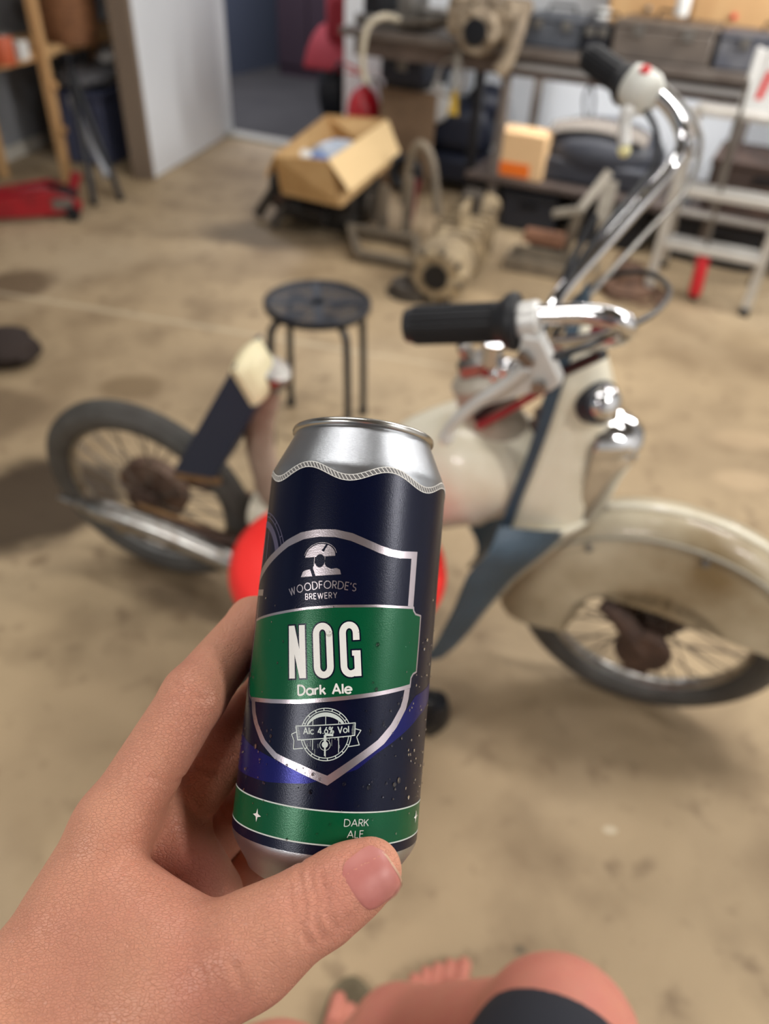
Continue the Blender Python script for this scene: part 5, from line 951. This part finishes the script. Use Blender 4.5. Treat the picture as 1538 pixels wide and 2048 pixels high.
q = pA * .15 + pB * .85 + NN * .16; build('fork_plate', MB().tube(smooth_path([q - TT * .10 + UP * .10, q - TT * .07 + UP * .32, q - TT * .02 + UP * .40, q + TT * .05 + UP * .32, q + TT * .10 + UP * .08], 4), .022, 10), st2, o, smooth=60); q = pA * .35 + pB * .65 + NN * .2; build('red_strut', MB().bar(q - UP * .03, q + UP * .22 + TT * .03, .035, .02), mat('strut_red', (120, 28, 44), .5), o)
# dusty gearbox
g0, g1 = F(878, 545, .13), F(975, 415, .17); gd = nrm(g1 - g0); gl = np.linalg.norm(g1 - g0); GR = basis(gd); gx = thing('gearbox', 'dusty cream gearbox lying on the floor in front of the bench', 'gearbox', V3(*(g0 + g1)[:2] / 2, 0))
build('bell_housing', MB().lathe([(.055, -.05), (.10, -.05), (.125, -.02), (.13, .04), (.11, .16), (.085, .2)], 26, g0, GR), dusty, gx, smooth=40); build('bore', MB().lathe([(.056, -.06), (.056, -.02), (.0001, -.02)], 20, g0, GR), black, gx)
build('main_case', MB().box(g0 + gd * (gl * .48), (.2, .21, gl * .44), GR), dusty, gx, bevel=.03)
for k in range(5): build('case_rib', MB().box(g0 + gd * (gl * (.32 + .08 * k)), (.22, .23, .012), GR), dusty, gx, bevel=.004)
build('tail_housing', MB().lathe([(.10, 0), (.09, .05), (.06, .16), (.05, .26), (.06, .27), (.06, .3), (.02, .3)], 22, g0 + gd * (gl * .7), GR), dusty, gx, smooth=40); build('top_cover', MB().box(g0 + gd * (gl * .48) + UP * .115, (.14, .025, gl * .34), GR), dusty, gx, bevel=.008)
for k in range(8): a = k * np.pi / 4 + .2; p_ = g0 + GR @ V3(.112 * math.cos(a), .112 * math.sin(a), -.03); build('flange_bolt', MB().cyl(p_ - gd * .03, p_, .012, 6), greasy, gx)
build('support_foot', MB().box(V3(g0[0], g0[1], .03) + gd * .1, (.16, .1, .06), rotz(.6)), greasy, gx, bevel=.01); build('side_lug', MB().box(g0 + gd * gl * .55 + GR @ V3(.14, 0, 0), (.12, .09, .1), GR), greasy, gx, bevel=.015)
hb2 = F(832, 583, .0); o = thing('brake_drum', 'greasy brake drum on the floor at the foot of the gearbox', 'drum', hb2); build('drum', MB().lathe([(.03, .05), (.095, .048), (.10, .03), (.10, .0), (.115, 0), (.115, .012)], 28, hb2 + V3(-.02, -.02, 0)), greasy, o, smooth=40); build('hub_cap', MB().lathe([(.035, .05), (.03, .085), (.0001, .088)], 18, hb2 + V3(-.02, -.02, 0)), greasy, o)
def rough_(o, k, sz=.05, lv=3):            # worn, uneven castings
    m = o.modifiers.new('cuts', 'SUBSURF'); m.subdivision_type = 'SIMPLE'; m.levels = m.render_levels = lv
    t = bpy.data.textures.new('unevenness', 'CLOUDS'); t.noise_scale = sz; d = o.modifiers.new('uneven', 'DISPLACE'); d.texture = t; d.strength = k; d.texture_coords = 'LOCAL'
for o in list(gx.children): rough_(o, .03 if o.name.split('.')[0] in ('main_case', 'bell_housing', 'tail_housing', 'side_lug') else .012, .05, 3 if len(o.data.vertices) < 200 else 1)
for o in bpy.data.objects:
    if o.parent and o.parent.name in ('old_engine', 'engine_casting') and o.name.split('.')[0] in ('block', 'sump', 'starter', 'case', 'flange', 'flywheel'): rough_(o, .03, .05, 3 if len(o.data.vertices) < 200 else 1)
# bits in front of the bench
o = thing('wood_block', 'reddish wooden block between the gearbox and the saw horse', 'block', F(1090, 478)); p_ = F(1050, 468, .10); q_ = F(1132, 482, .10); build('plank', MB().bar(p_, q_, .09, .05), mat('red_wood', (150, 108, 84), .7, var=(122, 84, 62), vs=9), o, bevel=.003); build('bearer', MB().bar(F(1060, 490, .035), F(1125, 500, .035), .1, .07), darkm, o, bevel=.004)
o = thing('metal_tray', 'dull metal tray on the floor below the wooden block', 'tray', F(1080, 540)); p_ = F(1080, 538); Rt = RW @ rotz(.05); build('tray_floor', MB().box(p_ + UP * .006, (.32, .2, .008), Rt), st2, o)
for x, y, sx, sy in ((0, -.1, .33, .01), (0, .1, .33, .01), (-.16, 0, .01, .2), (.16, 0, .01, .2)): build('tray_wall', MB().box(p_ + Rt @ V3(x, y, .035), (sx, sy, .06), Rt), st2, o, bevel=.002)
shm = mat('pale_metal', (182, 176, 164), .5, .4, var=(146, 138, 126), vs=10); o = thing('saw_horse', 'pale metal saw horse leaning behind the far handlebar', 'saw horse', F(1135, 520))
w0, w1, w2_, w3, w4 = F(1128, 512), wl(1160, 420, 3.75), wl(1219, 344, 3.85), wl(1107, 427, 3.75), wl(1222, 362, 3.83)
build('leg', MB().bar(w0, w1, .045, .025, NN), shm, o, bevel=.003); build('leg', MB().bar(w1, w2_, .04, .025, NN), shm, o, bevel=.003); build('cross_bar', MB().bar(w3, w1, .05, .03), shm, o, bevel=.003); build('brace_plate', MB().bar(w4, wl(1204, 440, 3.78), .07, .012, NN), shm, o, bevel=.003); w5 = wl(1204, 440, 3.78); build('leg', MB().bar(w5, V3(w5[0] + .02, w5[1], .0), .03, .02, NN), shm, o)
rh = F(1255, 588); o = thing('rusty_hub', 'rusty brown wheel hub and chain heap on the floor by the stepladder', 'hub', rh); brn = mat('brown_rust', (116, 88, 70), .8, .1, var=(78, 58, 48), vs=20, bump=.6, bs=50)
build('hub_body', MB().lathe([(.03, 0), (.13, 0), (.135, .03), (.08, .05), (.06, .12), (.03, .13)], 26, rh + V3(.0, .05, 0)), brn, o, smooth=40); build('shaft', MB().cyl(rh + V3(-.12, -.02, .03), rh + V3(-.02, .12, .14), .025, 12), brn, o)
for k in range(14): a = k * .62; c = rh + V3(.02 + (.10 + .004 * k) * math.cos(a), -.04 + (.07 + .003 * k) * math.sin(a), .012 + .004 * (k % 4)); build('chain_link', MB().tube([c + rotz(a + 1.5) @ V3(x, y, 0) for x, y in ((-.03, -.01), (.03, -.01), (.036, 0), (.03, .01), (-.03, .01), (-.036, 0))], .007, 6, True), brn, o)
# ================================================================== stepladder, rod, board
am = mat('ladder_aluminium', (206, 203, 197), .45, .3, var=(184, 180, 174), vs=8); o = thing('stepladder', 'small aluminium stepladder in front of the bench', 'stepladder', wp(-.14, 3.7))
La, Ra = -.36, .075
for a in (La, Ra): l = build('rail', wbx(a - .02, a + .02, 3.60, 3.645, .03, .79), am, o, bevel=.003); build('rail_foot', wbx(a - .022, a + .022, 3.592, 3.653, 0, .035), rubber, l, bevel=.004); l = build('rear_leg', MB().bar(wp(a, 3.70, .77), wp(a, 4.03, .02), .028, .028), am, o); build('rail_foot', wbx(a - .02, a + .02, 4.01, 4.055, 0, .03), rubber, l)
for z in (.26, .49): t_ = build('tread', wbx(La + .016, Ra - .016, 3.585, 3.715, z - .03, z), am, o, bevel=.003); build('tread_rib', MB().box(wp((La + Ra) / 2, 3.62, z + .002), (Ra - La - .05, .012, .004), RW).box(wp((La + Ra) / 2, 3.65, z + .002), (Ra - La - .05, .012, .004), RW), am, t_, kind='stuff')
build('top_tread', wbx(La - .01, Ra + .01, 3.595, 3.75, .765, .79), am, o, bevel=.004); build('rear_brace', MB().bar(wp(La, 3.90, .31), wp(Ra, 3.90, .31), .02, .02), am, o)
o = thing('jack_handle', 'grey rod with red grip leaning on the stepladder', 'rod', F(1385, 606)); p_, q_ = F(1385, 602) + UP * .01, wl(1498, 160, 3.57); e_ = nrm(q_ - p_); build('rod', MB().cyl(p_ + e_ * .1, q_, .009, 12), steel, o); build('grip', MB().lathe([(.02, 0), (.029, .012), (.029, .19), (.02, .205)], 18, p_ + e_ * .02, basis(e_)), mat('grip_red', (222, 48, 60), .45), o, smooth=50); build('end_plug', MB().lathe([(.017, 0), (.017, .02)], 14, p_, basis(e_)), black, o)
o = thing('white_board', 'white board with a red mark standing on the stepladder top', 'board', wp(.05, 3.7, .79)); build('panel', wbx(-.205, .3, 3.70, 3.716, .79, 1.0), white_p, o, bevel=.002); build('frame_edge', wbx(-.215, -.195, 3.69, 3.72, .79, 1.005), white_p, o, bevel=.003); build('red_mark', MB().prism([wp(-.165, 3.698, .83), wp(-.14, 3.698, .83), wp(-.125, 3.698, .93), wp(-.15, 3.698, .93)], NN * .001), red_pl, o)
# dark crumpled cloth at the left edge of the floor
rg = F(4, 724); solo('dark_rag', crumple(rg + UP * .055, .13, .55, sq=(1.1, .85, .5), seed=31), mat('brown_black_cloth', (48, 38, 34), .9), 'dark crumpled cloth on the floor at the left edge', 'cloth')
